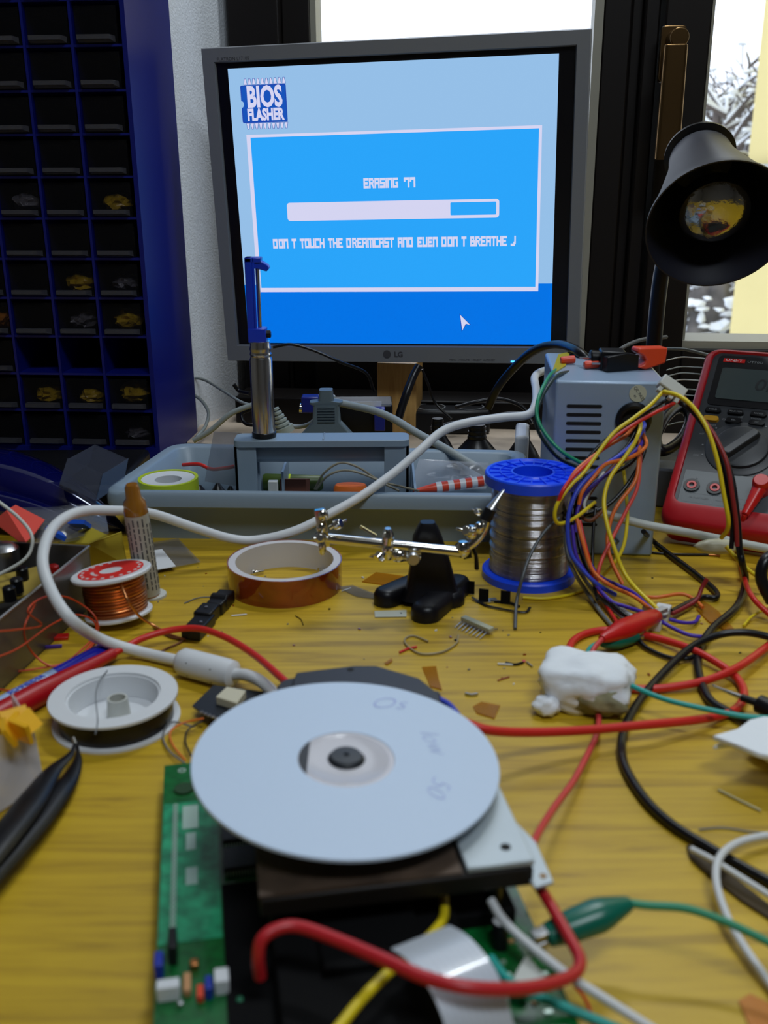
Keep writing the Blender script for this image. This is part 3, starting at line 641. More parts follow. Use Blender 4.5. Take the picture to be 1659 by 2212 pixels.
# ================================================================== solder spool
q = P(1143, 1232, 0.0); sp = Vector((P(1143, 1200, 0.649).x, 0.649, 0))
t = thing('solder_spool', 'large spool of solder wire with bright blue flanges', 'spool', sp); M = T(*sp)
for z0, z1, nm in ((0, 0.006, 'bottom_flange'), (0.068, 0.0765, 'top_flange')):
    bm = nb()
    if nm == 'top_flange': ringlathe(bm, [(0.0325, z0 + .001), (0.0325, z1 - .001), (0.0318, z1), (0.0300, z1), (0.0292, z1 - 0.001), (0.0155, z1 - 0.001), (0.0148, z1), (0.0135, z1), (0.0125, z1 - 0.03), (0.0118, z1 - 0.03), (0.0118, z0 - 0.02), (0.0135, z0)], M)
    else: ringlathe(bm, [(0.0325, z0), (0.0325, z1 - .001), (0.0315, z1), (0.0125, z1), (0.0125, z0)], M)
    fl = fin(nm, bm, M_spoolblue, t, sharp=30)
    if nm == 'top_flange':
        bm = nb()
        for k in range(18):
            a = k * 2 * math.pi / 18; box(bm, 0.0152, 0.0295, -0.0004, 0.0004, z1 - 0.001, z1 + 0.0001, M @ RZ(a))
        ringlathe(bm, [(0.0225, z1 - .001), (0.0225, z1 + .0001), (0.0219, z1 + .0001), (0.0219, z1 - .001)], M)
        fin('rib', bm, M_spoolblue, fl)
bm = nb(); pf = []; z = 0.0062; k = 0; random.seed(4)
while z < 0.0675:
    rr = 0.0276 + 0.0006 * math.sin(k * 0.7) * (1 if 0.02 < z < 0.05 else 0.3) - (0.0007 if abs(z - 0.022) < 0.0008 or abs(z - 0.036) < 0.0008 or abs(z - 0.053) < 0.0008 else 0)
    pf += [(rr - 0.0003, z), (rr, z + 0.00025), (rr, z + 0.00055), (rr - 0.0003, z + 0.0008)]; z += 0.00085; k += 1
lathe(bm, pf, M, 64, cap0=False, cap1=False); fin('solder_wire', bm, M_tin, t, sharp=60)
bm = nb(); lathe(bm, [(0.0119, 0.002), (0.0119, 0.05)], M, 30, cap1=False); fin('core', bm, M_spoolblue, t)
cable('solder_strand', 'loose grey solder strand hanging in front of the solder spool', 'wire', mat('dull_solder', (0.10, 0.11, 0.12), 0.45, metal=0.3), 0.0011, ((1208, 1118, 0.618), (1175, 1150, 0.610), (1145, 1200, 0.600), (1128, 1250, 0.590), (1116, 1300, 0.585), (1113, 1358, 0.0011)))

# ================================================================== helping hands
ctr = P(928, 1300, 0.0)
t = thing('helping_hands', 'black cast base with chrome arm and clips beside the solder spool', 'soldering stand', ctr)
bm = nb()
def gp(L, z=0.0): return [tuple(P(x, y, z).xy) for x, y in L]
def lathe_capsule(a, b, r, h, mi=0):
    a = Vector(a); b = Vector(b); d = (b - a).normalized(); n = Vector((-d.y, d.x)); L = []
    for s in range(9): th = math.pi * s / 8; L.append(a - d * r * math.sin(th) + n * r * math.cos(th))
    for s in range(9): th = math.pi * s / 8; L.append(b + d * r * math.sin(th) - n * r * math.cos(th))
    c = (a + b) / 2
    def sc(k): return [Vector((c.x + (p.x - c.x) * k + 0, c.y + (p.y - c.y) * k, 0)) for p in L]
    def off(o): return [Vector(((a if (p - a).dot(d) < (p - b).dot(d) * -1 else b).x, 0)) for p in L]
    def inn(dd): 
        out = []
        for p in L:
            tt = max(0, min((b - a).length, (p - a).dot(d))); base = a + d * tt; out.append(base + (p - base) * (1 - dd / r))
        return out
    rings(bm, [[Vector((p.x, p.y, 0)) for p in inn(0.0)], [Vector((p.x, p.y, h * 0.65)) for p in inn(0.0)], [Vector((p.x, p.y, h * 0.9)) for p in inn(r * 0.18)], [Vector((p.x, p.y, h)) for p in inn(r * 0.45)]])
lathe_capsule(P(835, 1303, 0.0).xy, P(930, 1262, 0.0).xy, 0.0085, 0.011)
lathe_capsule(P(920, 1335, 0.0).xy, P(985, 1278, 0.0).xy, 0.0095, 0.011)
lathe_capsule(P(895, 1290, 0.0).xy, P(965, 1300, 0.0).xy, 0.012, 0.010)
cb = P(932, 1285, 0.004); cy = cb.y
def crect(w, d, z, xo=0): return [Vector((cb.x + xo + x, cy + y, z)) for x, y in rrect(w, d, min(w, d) * 0.3)]
rings(bm, [crect(0.041, 0.026, 0.004), crect(0.033, 0.020, 0.011), crect(0.026, 0.015, 0.028, -0.001), crect(0.019, 0.012, 0.045, -0.003), crect(0.013, 0.011, 0.052, -0.003), crect(0.009, 0.008, 0.0555, -0.003)])
fin('base', bm, M_iron, t, sharp=50)
A = P(697, 1162, 0.590); B = P(995, 1192, 0.582)
bm = nb(); tube(bm, [A, B], 0.0033, 18, sub=1); tube(bm, [A - (B - A).normalized() * 0.003, A], 0.0042, 14, sub=1); fin('cross_bar', bm, M_chrome, t)
def lump(bm, c, r, mat_i=0, sc=(1, 1, 1), n=14): lathe(bm, [(r * 0.5, -r), (r * 0.9, -r * 0.55), (r, 0), (r * 0.9, r * 0.55), (r * 0.5, r)], T(*c) @ Matrix.Diagonal((*sc, 1)), n, mat_i)
# wing nuts and ball joints
def wing(parent, c, ax, nm='wing_nut', s=1.0):
    M = align(c, ax); bm = nb(); lathe(bm, [(0.0030 * s, 0), (0.0026 * s, 0.004 * s)], M, 14)
    for k in (-1, 1): prism(bm, [(0.001 * s, -0.001 * s), (0.0035 * s, -0.0012 * s), (0.0060 * s, 0.0008 * s), (0.0058 * s, 0.0028 * s), (0.0035 * s, 0.0030 * s), (0.001 * s, 0.0016 * s)], -0.0007 * s, 0.0007 * s, M @ RZ(0 if k > 0 else math.pi) @ RX(R(90)) @ T(0, 0.002 * s, 0))
    return fin(nm, bm, M_chrome, parent, bevel=0.0003)
def clip(px, py, Y, pts, wings):
    bm = nb(); c = P(px, py, Y); lump(bm, c, 0.0036, 0, (1, 1, 1)); g = fin('swivel_joint', bm, M_chrome, t)
    return g, c
g, c = clip(695, 1140, 0.589, None, None)
bm = nb(); box(bm, -0.0032, 0.0032, -0.002, 0.002, -0.012, 0.013, T(*P(697, 1142, 0.589)) @ RY(R(-8)));
lump(bm, P(697, 1112, 0.589), 0.0036); lump(bm, P(692, 1160, 0.587), 0.0044, 0, (1, 1, 0.7)); lump(bm, P(696, 1182, 0.587), 0.0026, 0, (1, 1, 2)); fin('end_clamp', bm, M_chrome, t, bevel=0.0004)
wing(t, P(724, 1134, 0.588), (0.9, -0.4, 0.4), s=1.15); wing(t, P(692, 1160, 0.583), (0, -1, 0.2), s=0.9)
bm = nb(); tube(bm, C((712, 1140, 0.588), (735, 1128, 0.588)), 0.0014, 8, sub=1); tube(bm, C((778, 1137, 0.590), (812, 1157, 0.590)), 0.0010, 8, sub=1); fin('joint_screw', bm, M_chrome, t)
bm = nb(); lump(bm, P(838, 1163, 0.585), 0.0052, 0, (0.75, 1, 1.3)); lump(bm, P(838, 1188, 0.583), 0.004, 0, (1, 1, 1.6)); tube(bm, C((840, 1160, 0.583), (836, 1200, 0.583)), 0.0034, 12, sub=1)
lump(bm, P(862, 1200, 0.584), 0.0042, 0, (1.3, 1, 0.9)); tube(bm, C((852, 1200, 0.583), (905, 1200, 0.588)), 0.0038, 14, sub=1); fin('centre_clamp', bm, M_chrome, t)
bm = nb(); M = align(P(890, 1204, 0.580), (0.15, -1, 0.1)); lathe(bm, [(0.0036, 0), (0.0042, 0.001), (0.0042, 0.005), (0.0034, 0.0062)], M, 20); fin('clamp_screw', bm, M_silver, t)
wing(t, P(822, 1198, 0.581), (-0.6, -0.6, -0.4), s=1.0)
bm = nb(); lump(bm, P(1000, 1186, 0.583), 0.0050, 0, (1.1, 1, 1)); lump(bm, P(1018, 1150, 0.583), 0.0042); tube(bm, C((998, 1190, 0.583), (1022, 1174, 0.583), (1042, 1150, 0.584), (1052, 1120, 0.586)), 0.0028, 12, sub=3)
lump(bm, P(1035, 1140, 0.583), 0.0034); tube(bm, C((1010, 1150, 0.583), (1036, 1146, 0.583)), 0.0018, 10, sub=1); fin('end_clamp', bm, M_chrome, t)
wing(t, P(1012, 1146, 0.580), (-0.5, -0.8, 0.3), s=1.1); wing(t, P(1036, 1106, 0.582), (-0.8, -0.4, 0.3), s=0.75)
bm = nb(); tube(bm, C((1048, 1125, 0.586), (1060, 1100, 0.588)), 0.0038, 12, sub=1); fin('clip_sleeve', bm, M_black, t)
bm = nb(); tube(bm, C((1056, 1102, 0.588), (1088, 1058, 0.596)), lambda s: 0.0034 - 0.0024 * s, 10, sub=1, flat=0.6); fin('alligator_clip', bm, M_silver, t, label='silver alligator clip pointing up right')
bm = nb(); tube(bm, C((1020, 1180, 0.585), (1028, 1200, 0.585), (1030, 1228, 0.585)), lambda s: 0.0018 + 0.0012 * s, 10, flat=0.5); tube(bm, C((1000, 1200, 0.585), (1018, 1196, 0.585)), 0.0026, 10, sub=1); fin('alligator_clip', bm, M_darkplate, t, label='dark alligator clip hanging down')

# ================================================================== amber tape roll
q = P(615, 1262, 0.0); kr = Vector((P(615, 1240, 0.0).x, 0.634, 0)); kr.x = P(615, 1215, 0.634).x
t = thing('tape_roll', 'roll of brown polyimide tape on a white core lying on the desk', 'tape', kr); M = T(*kr)
bm = nb(); ringlathe(bm, [(0.0392, 0), (0.0392, 0.019), (0.0384, 0.019), (0.0384, 0)], M, 80); fin('tape', bm, M_kapton, t, sharp=30)
bm = nb(); ringlathe(bm, [(0.0383, 0.0), (0.0383, 0.0188), (0.0335, 0.0188), (0.0335, 0.0)], M, 80); fin('core', bm, mat('core_white', (0.62, 0.60, 0.62), 0.5), t, sharp=30)
for px, py, lb in ((545, 1238, 'left small screw inside the brown tape roll'), (688, 1234, 'right small screw inside the brown tape roll')):
    q = P(px, py, 0.002); t = thing('screw', lb, 'screw', (q.x, q.y, 0)); M = align((q.x, q.y, 0.0022), (1, 0.4, 0.0))
    bm = nb(); lathe(bm, [(0.0024, 0), (0.0022, 0.0015)], M, 14); fin('head', bm, M_chrome, t); bm = nb(); lathe(bm, [(0.0011, 0.0015), (0.0011, 0.0075), (0.0003, 0.009)], M, 12); fin('shank', bm, M_chrome, t)

# ================================================================== copper spool, flux syringe
bc = P(259, 1338, 0.0); tcn = P(234, 1250, 0.030)
ax = (Vector((tcn.x, tcn.y, 0.030)) - Vector((bc.x, bc.y, 0.0))).normalized()
ax = Vector((-0.12, 0.10, 1)).normalized()
q0 = Vector((bc.x, bc.y, 0.0035)); M = align(q0, ax, (0, 1, 0))
t = thing('copper_wire_spool', 'small tilted spool of copper wire with a red and white top label', 'spool', bc)
Hs = 0.0265
bm = nb(); lathe(bm, [(0.0205, 0), (0.0212, 0.0006), (0.0212, 0.0018), (0.0205, 0.0024)], M, 44); fin('bottom_flange', bm, M_white, t)
bm = nb(); lathe(bm, [(0.0240, Hs), (0.0250, Hs + 0.0008), (0.0250, Hs + 0.0022), (0.0240, Hs + 0.003)], M, 48); tf = fin('top_flange', bm, M_white, t)
bm = nb(); ringlathe(bm, [(0.0205, Hs + 0.0028), (0.0205, Hs + 0.0032), (0.0072, Hs + 0.0032), (0.0072, Hs + 0.0028)], M); lb_ = fin('paper_label', bm, mat('label_red', (0.70, 0.02, 0.015), 0.5), tf)
bm = nb()
for k in range(20):
    if k in (3, 4, 5): continue
    a = k * 2 * math.pi / 20; box(bm, 0.0172, 0.0190, -0.0012, 0.0010, Hs + 0.0031, Hs + 0.0034, M @ RZ(a))
for k in range(7):
    a = math.pi * 1.05 + k * 0.14; box(bm, 0.0105, 0.0125, -0.0005, 0.0005, Hs + 0.0031, Hs + 0.0034, M @ RZ(a))
fin('label_print', bm, M_ink, lb_)
bm = nb(); pf = []; z = 0.0026; k = 0
while z < Hs - 0.0005:
    rr = 0.0182 + 0.0012 * math.sin((z - 0.0026) / Hs * math.pi) + 0.0004 * math.sin(k * 1.9); pf += [(rr - 0.0002, z), (rr, z + 0.0003)]; z += 0.0006; k += 1
lathe(bm, pf, M @ RX(R(0.5)), 50, cap0=False, cap1=False); fin('copper_winding', bm, M_copper, t, sharp=60)
cable('copper_wire_end', 'loose copper wire end arcing down from the copper spool', 'wire', M_copper, 0.0009, ((256, 1240, 0.0305), (262, 1262, 0.031), (275, 1295, 0.026), (300, 1330, 0.012), (330, 1350, 0.004), (365, 1370, 0.0015), (400, 1382, 0.0012)))
fb = P(322, 1288, 0.0); ftp = P(284, 1046, 0.608)
t = thing('flux_syringe', 'amber flux syringe standing on its flange behind the copper spool', 'syringe', fb)
axf = (ftp - fb); Lf = axf.length; M = align(fb, axf, (0, 1, 0))
bm = nb(); lathe(bm, [(0.0120, 0), (0.0120, 0.0018)], M, 24, sy=0.7); fin('finger_flange', bm, M_offwhite, t, label='pale finger flange'); bm = nb(); lathe(bm, [(0.0078, 0.0018), (0.0078, Lf - 0.018), (0.0070, Lf - 0.012), (0.0050, Lf - 0.0095), (0.0046, Lf - 0.002), (0.0036, Lf)], M, 28)
sy_ = fin('barrel', bm, M_amber, t)
bm = nb(); n = 18; lo_ = [M @ Vector((0.0080 * math.cos(a), 0.0080 * math.sin(a), z)) for z in (0.004,) for a in ()]
rr = [[M @ Vector((0.00795 * math.cos(a), 0.00795 * math.sin(a), z)) for a in [R(-150 + 230 * i / n) for i in range(n + 1)]] for z in (0.003, Lf - 0.020 )]
rings(bm, rr, 0, False, False, closed=False)
lbm = fin('paper_label', bm, M_label, t)
bm = nb()
for k in range(9):
    a = R(-140 + 22 * k); z0 = 0.006 + random.uniform(0, 0.004); 
    while z0 < Lf - 0.026:
        L_ = random.uniform(0.002, 0.006); box(bm, 0.00796, 0.0081, -0.0004, 0.0005, z0, min(z0 + L_, Lf - 0.022), M @ RZ(a)); z0 += L_ + 0.0012
fin('label_print', bm, M_print, lbm)

# ================================================================== power supply
psu0 = P(1182, 1196, 0.0); PA = R(-5); MPs = T(psu0.x, psu0.y, 0) @ RZ(PA)
pw = 0.0765; pht = 0.130; pdp = 0.115
t = thing('power_supply', 'grey metal computer power supply box standing on end behind the wire bundle', 'power supply', M=MPs)
bm = nb(); box(bm, 0, pw, 0, pdp, 0, pht); fin('case', bm, M_steel, t, local=True, bevel=0.0018)
bm = nb(); MI = MPs.inverted()
def psf(px, py): return onplane(px, py, MPs)
for k in range(9):
    y = 877 + k * 18.6; a = psf(1224 - k * 0.6, y); b = psf(1301 - k * 1.0, y)
    prism(bm, rrect(b.x - a.x, 0.0024, 0.0011, cx=(a.x + b.x) / 2, cy=a.z), -0.0003, 0.0003, RX(R(90)))
for k in range(4):
    y = 1075 + k * 19; a = psf(1224, y); b = psf(1290, y)
    prism(bm, rrect(b.x - a.x, 0.0024, 0.0011, cx=(a.x + b.x) / 2, cy=a.z), -0.0003, 0.0003, RX(R(90)))
fin('vent_slots', bm, M_slot, t, local=True)
bm = nb(); a = psf(1378, 850); lathe(bm, [(0.0060, 0), (0.0060, 0.0003)], T(a.x, -0.0001, a.z) @ RX(R(90)), 30); st = fin('round_sticker', bm, mat('cream_sticker', (0.52, 0.54, 0.42), 0.6), t, local=True)
bm = nb(); text(bm, 'QC PASS', T(a.x + 0.0008, -0.0005, a.z) @ RX(R(90)) @ RZ(R(-55)), 0.0030, 0, 0.00005); text(bm, '41', T(a.x - 0.002, -0.0005, a.z - 0.002) @ RX(R(90)) @ RZ(R(-55)), 0.0024, 0, 0.00005); fin('sticker_print', bm, M_print, st, local=True)
a = psf(1368, 906); bm = nb(); ringlathe(bm, [(0.0125, 0), (0.0125, 0.002), (0.0105, 0.004), (0.0085, 0.004), (0.0080, 0.001), (0.0080, 0)], T(a.x, 0, a.z) @ RX(R(90)), 36); fin('cable_grommet', bm, M_black, t, local=True)
bm = nb(); lathe(bm, [(0.0079, 0), (0.0079, 0.0008)], T(a.x, 0, a.z) @ RX(R(90)), 30); fin('grommet_opening', bm, M_slot, t, local=True)

# clamps and connectors lying on top of the supply
ztop = pht
def topP(px, py, z=None): return P(px, py, ztop if z is None else z)
t = thing('spring_clamp', 'black spring clamp with red handle tips lying on the power supply', 'clamp', topP(1340, 800))
q0 = topP(1335, 800); q1 = topP(1452, 792); d = (q1 - q0); d.z = 0; u = d.normalized(); M = basis(q0 + Vector((0, 0, 0.0002)), u, Vector((-u.y, u.x, 0)), (0, 0, 1)); Lc = d.length
bm = nb(); prism(bm, [(-0.012, 0.0), (0.006, 0.000), (0.014, 0.001), (0.014, 0.011), (0.004, 0.013), (-0.012, 0.011)], -0.003, 0.005, M @ RX(R(90))); fin('jaws', bm, M_black, t, bevel=0.0006)
bm = nb(); prism(bm, [(0.013, 0.002), (0.018, 0.004), (0.020, 0.007), (0.017, 0.0105), (0.012, 0.013), (0.013, 0.0165), (0.037, 0.0155), (0.036, 0.004), (0.020, 0.000)], -0.005, 0.006, M @ RX(R(90))); fin('handle_grip', bm, M_orangered, t, bevel=0.0012, label='red grip end')
t = thing('mains_socket', 'black mains connector body lying on the power supply', 'connector', topP(1290, 800))
q0 = topP(1275, 803); M = T(q0.x + 0.004, q0.y + 0.004, ztop + 0.0002) @ RZ(R(-6))
bm = nb(); box(bm, 0.004, 0.022, 0.0, 0.018, 0, 0.014, M); lathe(bm, [(0.0055, 0), (0.0062, 0.008)], align(M @ Vector((0.005, 0.012, 0.007)), (-1, 0, 0)), 18); fin('body', bm, M_black, t, bevel=0.0012)
bm = nb(); box(bm, -0.002, 0.005, 0.002, 0.006, 0.004, 0.0052, M); box(bm, -0.010, 0.003, 0.012, 0.016, 0.006, 0.0072, M); fin('blade', bm, M_silver, t)
for px, py, lb, dx in ((1226, 787, 'red spade connector on the green wire beside yellow tape', 0), (1277, 797, 'red spade connector nearest the front on the power supply', 0)):
    q0 = topP(px, py); bm = nb(); lathe(bm, [(0.0024, -0.0055), (0.0030, -0.004), (0.0030, 0.005), (0.0024, 0.0055)], align(Vector((q0.x, q0.y, ztop + 0.0034)), (1, 0.12, 0.06)), 14); tag(fin('spade_connector', bm, M_orangered), lb, 'connector')
bm = nb(); a, b, c_, d_ = topP(1190, 812), topP(1222, 792), topP(1232, 762), topP(1206, 768)
prism(bm, [tuple(p.xy) for p in (a, b, c_, d_)], ztop + 0.0002, ztop + 0.0011); tag(fin('yellow_tape', bm, clear('yellow_film', (0.75, 0.66, 0.05), 0.6, 0.3)), 'strip of translucent yellow tape on the power supply corner', 'tape piece')
# molex plug
t = thing('drive_power_plug', 'white four-way power plug perched beside the power supply top right corner', 'connector', P(1448, 850, 0.675))
a = P(1433, 811, 0.672); b = P(1482, 846, 0.668); cc = P(1415, 838, 0.666); u = (b - a).normalized(); w = (cc - a); w = (w - u * w.dot(u)).normalized(); nn = u.cross(w)
bm = nb(); box(bm, 0, (b - a).length, 0, 0.0085, -0.004, 0.004, basis(a, u, w, nn)); fin('housing', bm, M_offwhite, t, bevel=0.0008)
bm = nb()
for k in range(4): box(bm, 0.0015 + k * 0.0045, 0.0045 + k * 0.0045, 0.0085, 0.0125, -0.002, 0.002, basis(a, u, w, nn))
fin('terminal_sleeves', bm, M_offwhite, t, bevel=0.0004)

# ================================================================== multimeter
mo = P(1420, 1126, 0.0205); TI = R(36); MA_ = R(-27)
u = Vector((math.cos(MA_), math.sin(MA_), 0)); bk = Vector((-math.sin(MA_), math.cos(MA_), 0)); w = bk * math.cos(TI) + Vector((0, 0, math.sin(TI))); nn = u.cross(w)
MMt = basis(mo + Vector((0, 0, 0.0)) , u, w, nn)   # x across, y up the face, z out of the face
t = thing('multimeter', 'red and dark grey digital multimeter leaning back on its stand', 'multimeter', M=MMt)
mw, ml = 0.090, 0.184
def mf(px, py): return onplane(px, py, MMt @ RX(R(90)) ) 
def mxy(px, py):
    p = onplane(px, py, MMt @ T(0, 0, 0) @ RX(R(90))); q = (MMt.inverted() @ (MMt @ RX(R(90))) @ p); return q.x, q.y
bm = nb(); out = rrect(mw, ml, 0.012, 6, mw / 2, ml / 2)
def scl(pts, dx, dy): return [(mw / 2 + (x - mw / 2) * dx, ml / 2 + (y - ml / 2) * dy) for x, y in pts]
inn = rrect(mw - 0.0135, ml - 0.024, 0.008, 6, mw / 2, ml / 2 + 0.007); inn2 = rrect(mw - 0.0155, ml - 0.027, 0.007, 6, mw / 2, ml / 2 + 0.007)
rings(bm, [[Vector((x, y, z)) for x, y in scl(out, k, k2)] for z, k, k2 in ((-0.027, 0.88, 0.94), (-0.0235, 0.97, 0.985), (-0.006, 1, 1), (-0.001, 0.985, 0.992), (0.0018, 0.94, 0.965))] + [[Vector((x, y, 0.0020)) for x, y in inn], [Vector((x, y, -0.001)) for x, y in inn2]])
fin('holster', bm, M_redrub, t, local=True, sharp=50)
bm = nb(); prism(bm, rrect(mw - 0.0148, ml - 0.026, 0.007, 6, mw / 2, ml / 2 + 0.007), -0.003, 0.0002); fin('face', bm, M_meter, t, local=True)
bm = nb(); box(bm, 0.0100, mw - 0.0100, 0.0195, 0.052, 0.0002, 0.0006); fin('socket_panel', bm, M_meterlight, t, local=True, bevel=0.0002)
bm = nb(); prism(bm, rrect(0.066, 0.055, 0.004, 5, 0.045, 0.1475), 0.0002, 0.0009); fin('display_surround', bm, M_black, t, local=True)
bm = nb(); prism(bm, rrect(0.056, 0.034, 0.002, 4, 0.045, 0.144), 0.0009, 0.0013); sc_ = fin('display', bm, M_lcd, t, local=True)
bm = nb(); text(bm, '0L', T(0.053, 0.144, 0.0014), 0.018, 0, 0.0001, 0.0002, shear=0.15); fin('display_digits', bm, M_lcdink, sc_, local=True)
bm = nb(); box(bm, 0.016, 0.033, 0.1675, 0.1715, 0.0009, 0.0012); fin('badge', bm, M_red, t, local=True)
bm = nb(); text(bm, 'UNI-T', T(0.0245, 0.1695, 0.0013), 0.0036, 0, 0.00005, target_w=0.013); text(bm, 'UT70D', T(0.041, 0.1693, 0.0010), 0.0030, 1, 0.00005, target_w=0.012); fin('badge_lettering', bm, [M_ink, M_dimink], t, local=True)
for j in range(2):
    for i in range(4):
        cx_, cy_ = 0.0185 + i * 0.0172, 0.1135 - j * 0.009
        m = mat('button_yellow', (0.55, 0.28, 0.01), 0.4) if (i == 0 and j == 1) else (mat('button_blue', (0.05, 0.18, 0.42), 0.4) if (i == 3 and j == 1) else M_black)
        bm = nb(); prism(bm, rrect(0.0125, 0.0052, 0.0025, 4, cx_, cy_), 0.0002, 0.0026, I4, 0, 0.94); bt_ = fin('button', bm, m, t, local=True, label='yellow button' if (i == 0 and j == 1) else ('blue button' if (i == 3 and j == 1) else None))
        if m is M_black:
            bm = nb(); text(bm, ('HOLD', 'MAX MIN', 'RANGE', 'SETUP', '', 'REL', 'HZ', '')[j * 4 + i] or 'OK', T(cx_, cy_, 0.0027), 0.0022, 0, 0.00003); fin('button_print', bm, M_dimink, bt_, local=True)
dc = (0.046, 0.078)
bm = nb(); lathe(bm, [(0.0265, 0), (0.0265, 0.0008), (0.0255, 0.0014)], T(dc[0], dc[1], 0.0001), 48); fin('dial_base', bm, M_meter, t, local=True)
bm = nb(); lathe(bm, [(0.0205, 0.0014), (0.0200, 0.004), (0.0185, 0.0048)], T(dc[0], dc[1], 0), 40); dl = fin('dial', bm, M_meter, t, local=True)
bm = nb(); prism(bm, rrect(0.0075, 0.035, 0.003), 0.0048, 0.0105, T(dc[0], dc[1], 0) @ RZ(R(-38)), 0, 0.9); fin('dial_grip', bm, M_meter, dl, local=True, bevel=0.0008)
bm = nb()
for k in range(12):
    a = R(200 - k * 20); lathe(bm, [(0.0007, 0), (0.0007, 0.0003)], T(dc[0] + 0.0285 * math.cos(a), dc[1] + 0.0285 * math.sin(a), 0.0002), 10)
    if k % 2 == 0 or k in (3, 5, 7): text(bm, ('OFF', 'V~', 'mV', 'OHM', 'CAP', 'HZ', 'DIODE', 'uA', 'A', 'mA', 'TEMP', 'NCV')[k], T(dc[0] + 0.0335 * math.cos(a), dc[1] + 0.0325 * math.sin(a), 0.0003), 0.0026, 0, 0.00003)
text(bm, 'CE', T(0.0745, 0.0485, 0.0008), 0.0075, 0, 0.00005, 0.0001)
text(bm, 'A', T(0.020, 0.0445, 0.0008), 0.0028, 0, 0.00003); text(bm, 'mA', T(0.038, 0.0445, 0.0008), 0.0030, 0, 0.00003); text(bm, 'CAT III 1000V', T(0.0765, 0.042, 0.0008), 0.0016, 0, 0.00003); text(bm, 'CAT IV 600V', T(0.0765, 0.0395, 0.0008), 0.0016, 0, 0.00003)
text(bm, '10A MAX FUSED', T(0.0245, 0.0262, 0.0008), 0.0021, 0, 0.00003); text(bm, '400mA MAX FUSED', T(0.046, 0.0262, 0.0008), 0.0021, 0, 0.00003)
for x0, x1 in ((0.014, 0.034), (0.035, 0.057)):
    for (a, b, c_, d_) in ((x0, x1, 0.0215, 0.0217), (x0, x1, 0.0300, 0.0302), (x0, x0 + 0.0002, 0.0215, 0.030), (x1 - 0.0002, x1, 0.0215, 0.030)): box(bm, a, b, c_, d_, 0.0006, 0.0007)
fin('face_print', bm, M_dimink, t, local=True)
for x in (0.0175, 0.0345):
    bm = nb(); ringlathe(bm, [(0.0060, 0.0006), (0.0060, 0.0018), (0.0040, 0.0018), (0.0040, 0.0006)], T(x, 0.0370, 0), 28); so = fin('socket', bm, M_black, t, local=True)
    bm = nb(); ringlathe(bm, [(0.0036, 0.0006), (0.0036, 0.0021), (0.0020, 0.0021), (0.0020, 0.0006)], T(x, 0.0370, 0), 24); fin('socket_ring', bm, M_red, so, local=True)
bm = nb(); prism(bm, rrect(0.06, 0.10, 0.004, 4, mw / 2, 0.12), -0.029, -0.027)
fin('rear_plate', bm, M_black, t, local=True)
# stand foot
bm = nb(); pA = MMt @ Vector((mw / 2, 0.150, -0.029)); pB = Vector((pA.x, pA.y, 0.0)) + bk * 0.055; sd = (pB - pA)
box(bm, -0.030, 0.030, -0.002, 0.002, 0, sd.length, align(pA, sd, tuple(bk))); fin('stand', bm, M_black, t)
# red test lead plug and lead
t2 = thing('test_lead', 'red test lead plugged into the multimeter', 'lead', M=T(*(MMt @ Vector((0.0640, 0.045, 0)))))
pc = MMt @ Vector((0.0670, 0.0395, 0.001)); bm = nb(); lathe(bm, [(0.0062, 0.0), (0.0064, 0.008), (0.0060, 0.013), (0.0050, 0.0142)], align(pc, nn), 24); fin('plug_head', bm, M_red, t2)
p1 = MMt @ Vector((0.0665, 0.037, 0.0080)); p2 = MMt @ Vector((0.0605, 0.012, 0.0070))
bm = nb(); tube(bm, [p1, p1.lerp(p2, 0.5), p2], lambda s: 0.0052 - 0.0026 * s + (0.0004 if int(s * 12) % 2 else 0), 16); fin('strain_sleeve', bm, M_red, t2)
bm = nb(); tube(bm, [p2] + C((1600, 1140, 0.685), (1598, 1180, 0.672), (1602, 1225, 0.650), (1622, 1285, 0.012), (1670, 1335, 0.004)), 0.0018, 10); fin('lead', bm, M_redwire, t2)

# ================================================================== desk lamp
nk = P(1514, 345, 0.90); _d = ray(1552, 490); oc = CAM + _d * (zc(nk) - 0.070)
adir = (oc - nk).normalized()
t = thing('desk_lamp', 'black cone shade desk lamp in front of the right window pane', 'lamp', P(1412, 740, 0.915))
M = align(nk, adir)
bm = nb(); ls = [(0.0265, 0.0), (0.0275, 0.010), (0.031, 0.026), (0.041, 0.060), (0.050, 0.088), (0.0550, 0.100), (0.0558, 0.104)]
ringlathe(bm, ls + [(r - 0.0012, z - 0.0002) for r, z in ls[::-1]], M, 64); fin('lamp_shade', bm, M_lampshade, t, sharp=50)
bm = nb(); lathe(bm, [(0.0255, -0.0035), (0.0295, -0.003), (0.0300, 0.0), (0.0265, 0.0015), (0.0225, 0.003)], M @ T(0, 0, -0.006), 44); lathe(bm, [(0.015, -0.022), (0.024, -0.0165), (0.0285, -0.010), (0.029, -0.0085)], M, 40); lathe(bm, [(0.017, -0.008), (0.020, 0.003)], M, 30)
lathe(bm, [(0.022, 0.002), (0.0265, 0.004)], M, 30)
fin('shade_cap', bm, M_black, t)
bm = nb(); lathe(bm, [(0.012, 0.022), (0.0135, 0.042), (0.0230, 0.060), (0.0285, 0.076), (0.0275, 0.085), (0.020, 0.0925), (0.009, 0.0955), (0.0005, 0.096)], M, 44); fin('bulb', bm, M_bulb, t)
bm = nb(); lathe(bm, [(0.011, 0.0), (0.013, 0.024)], M, 24); fin('bulb_socket', bm, M_black, t)
pb = P(1436, 560, 0.915); pl = P(1410, 775, 0.915); pt = P(1447, 345, 0.925)
bm = nb()
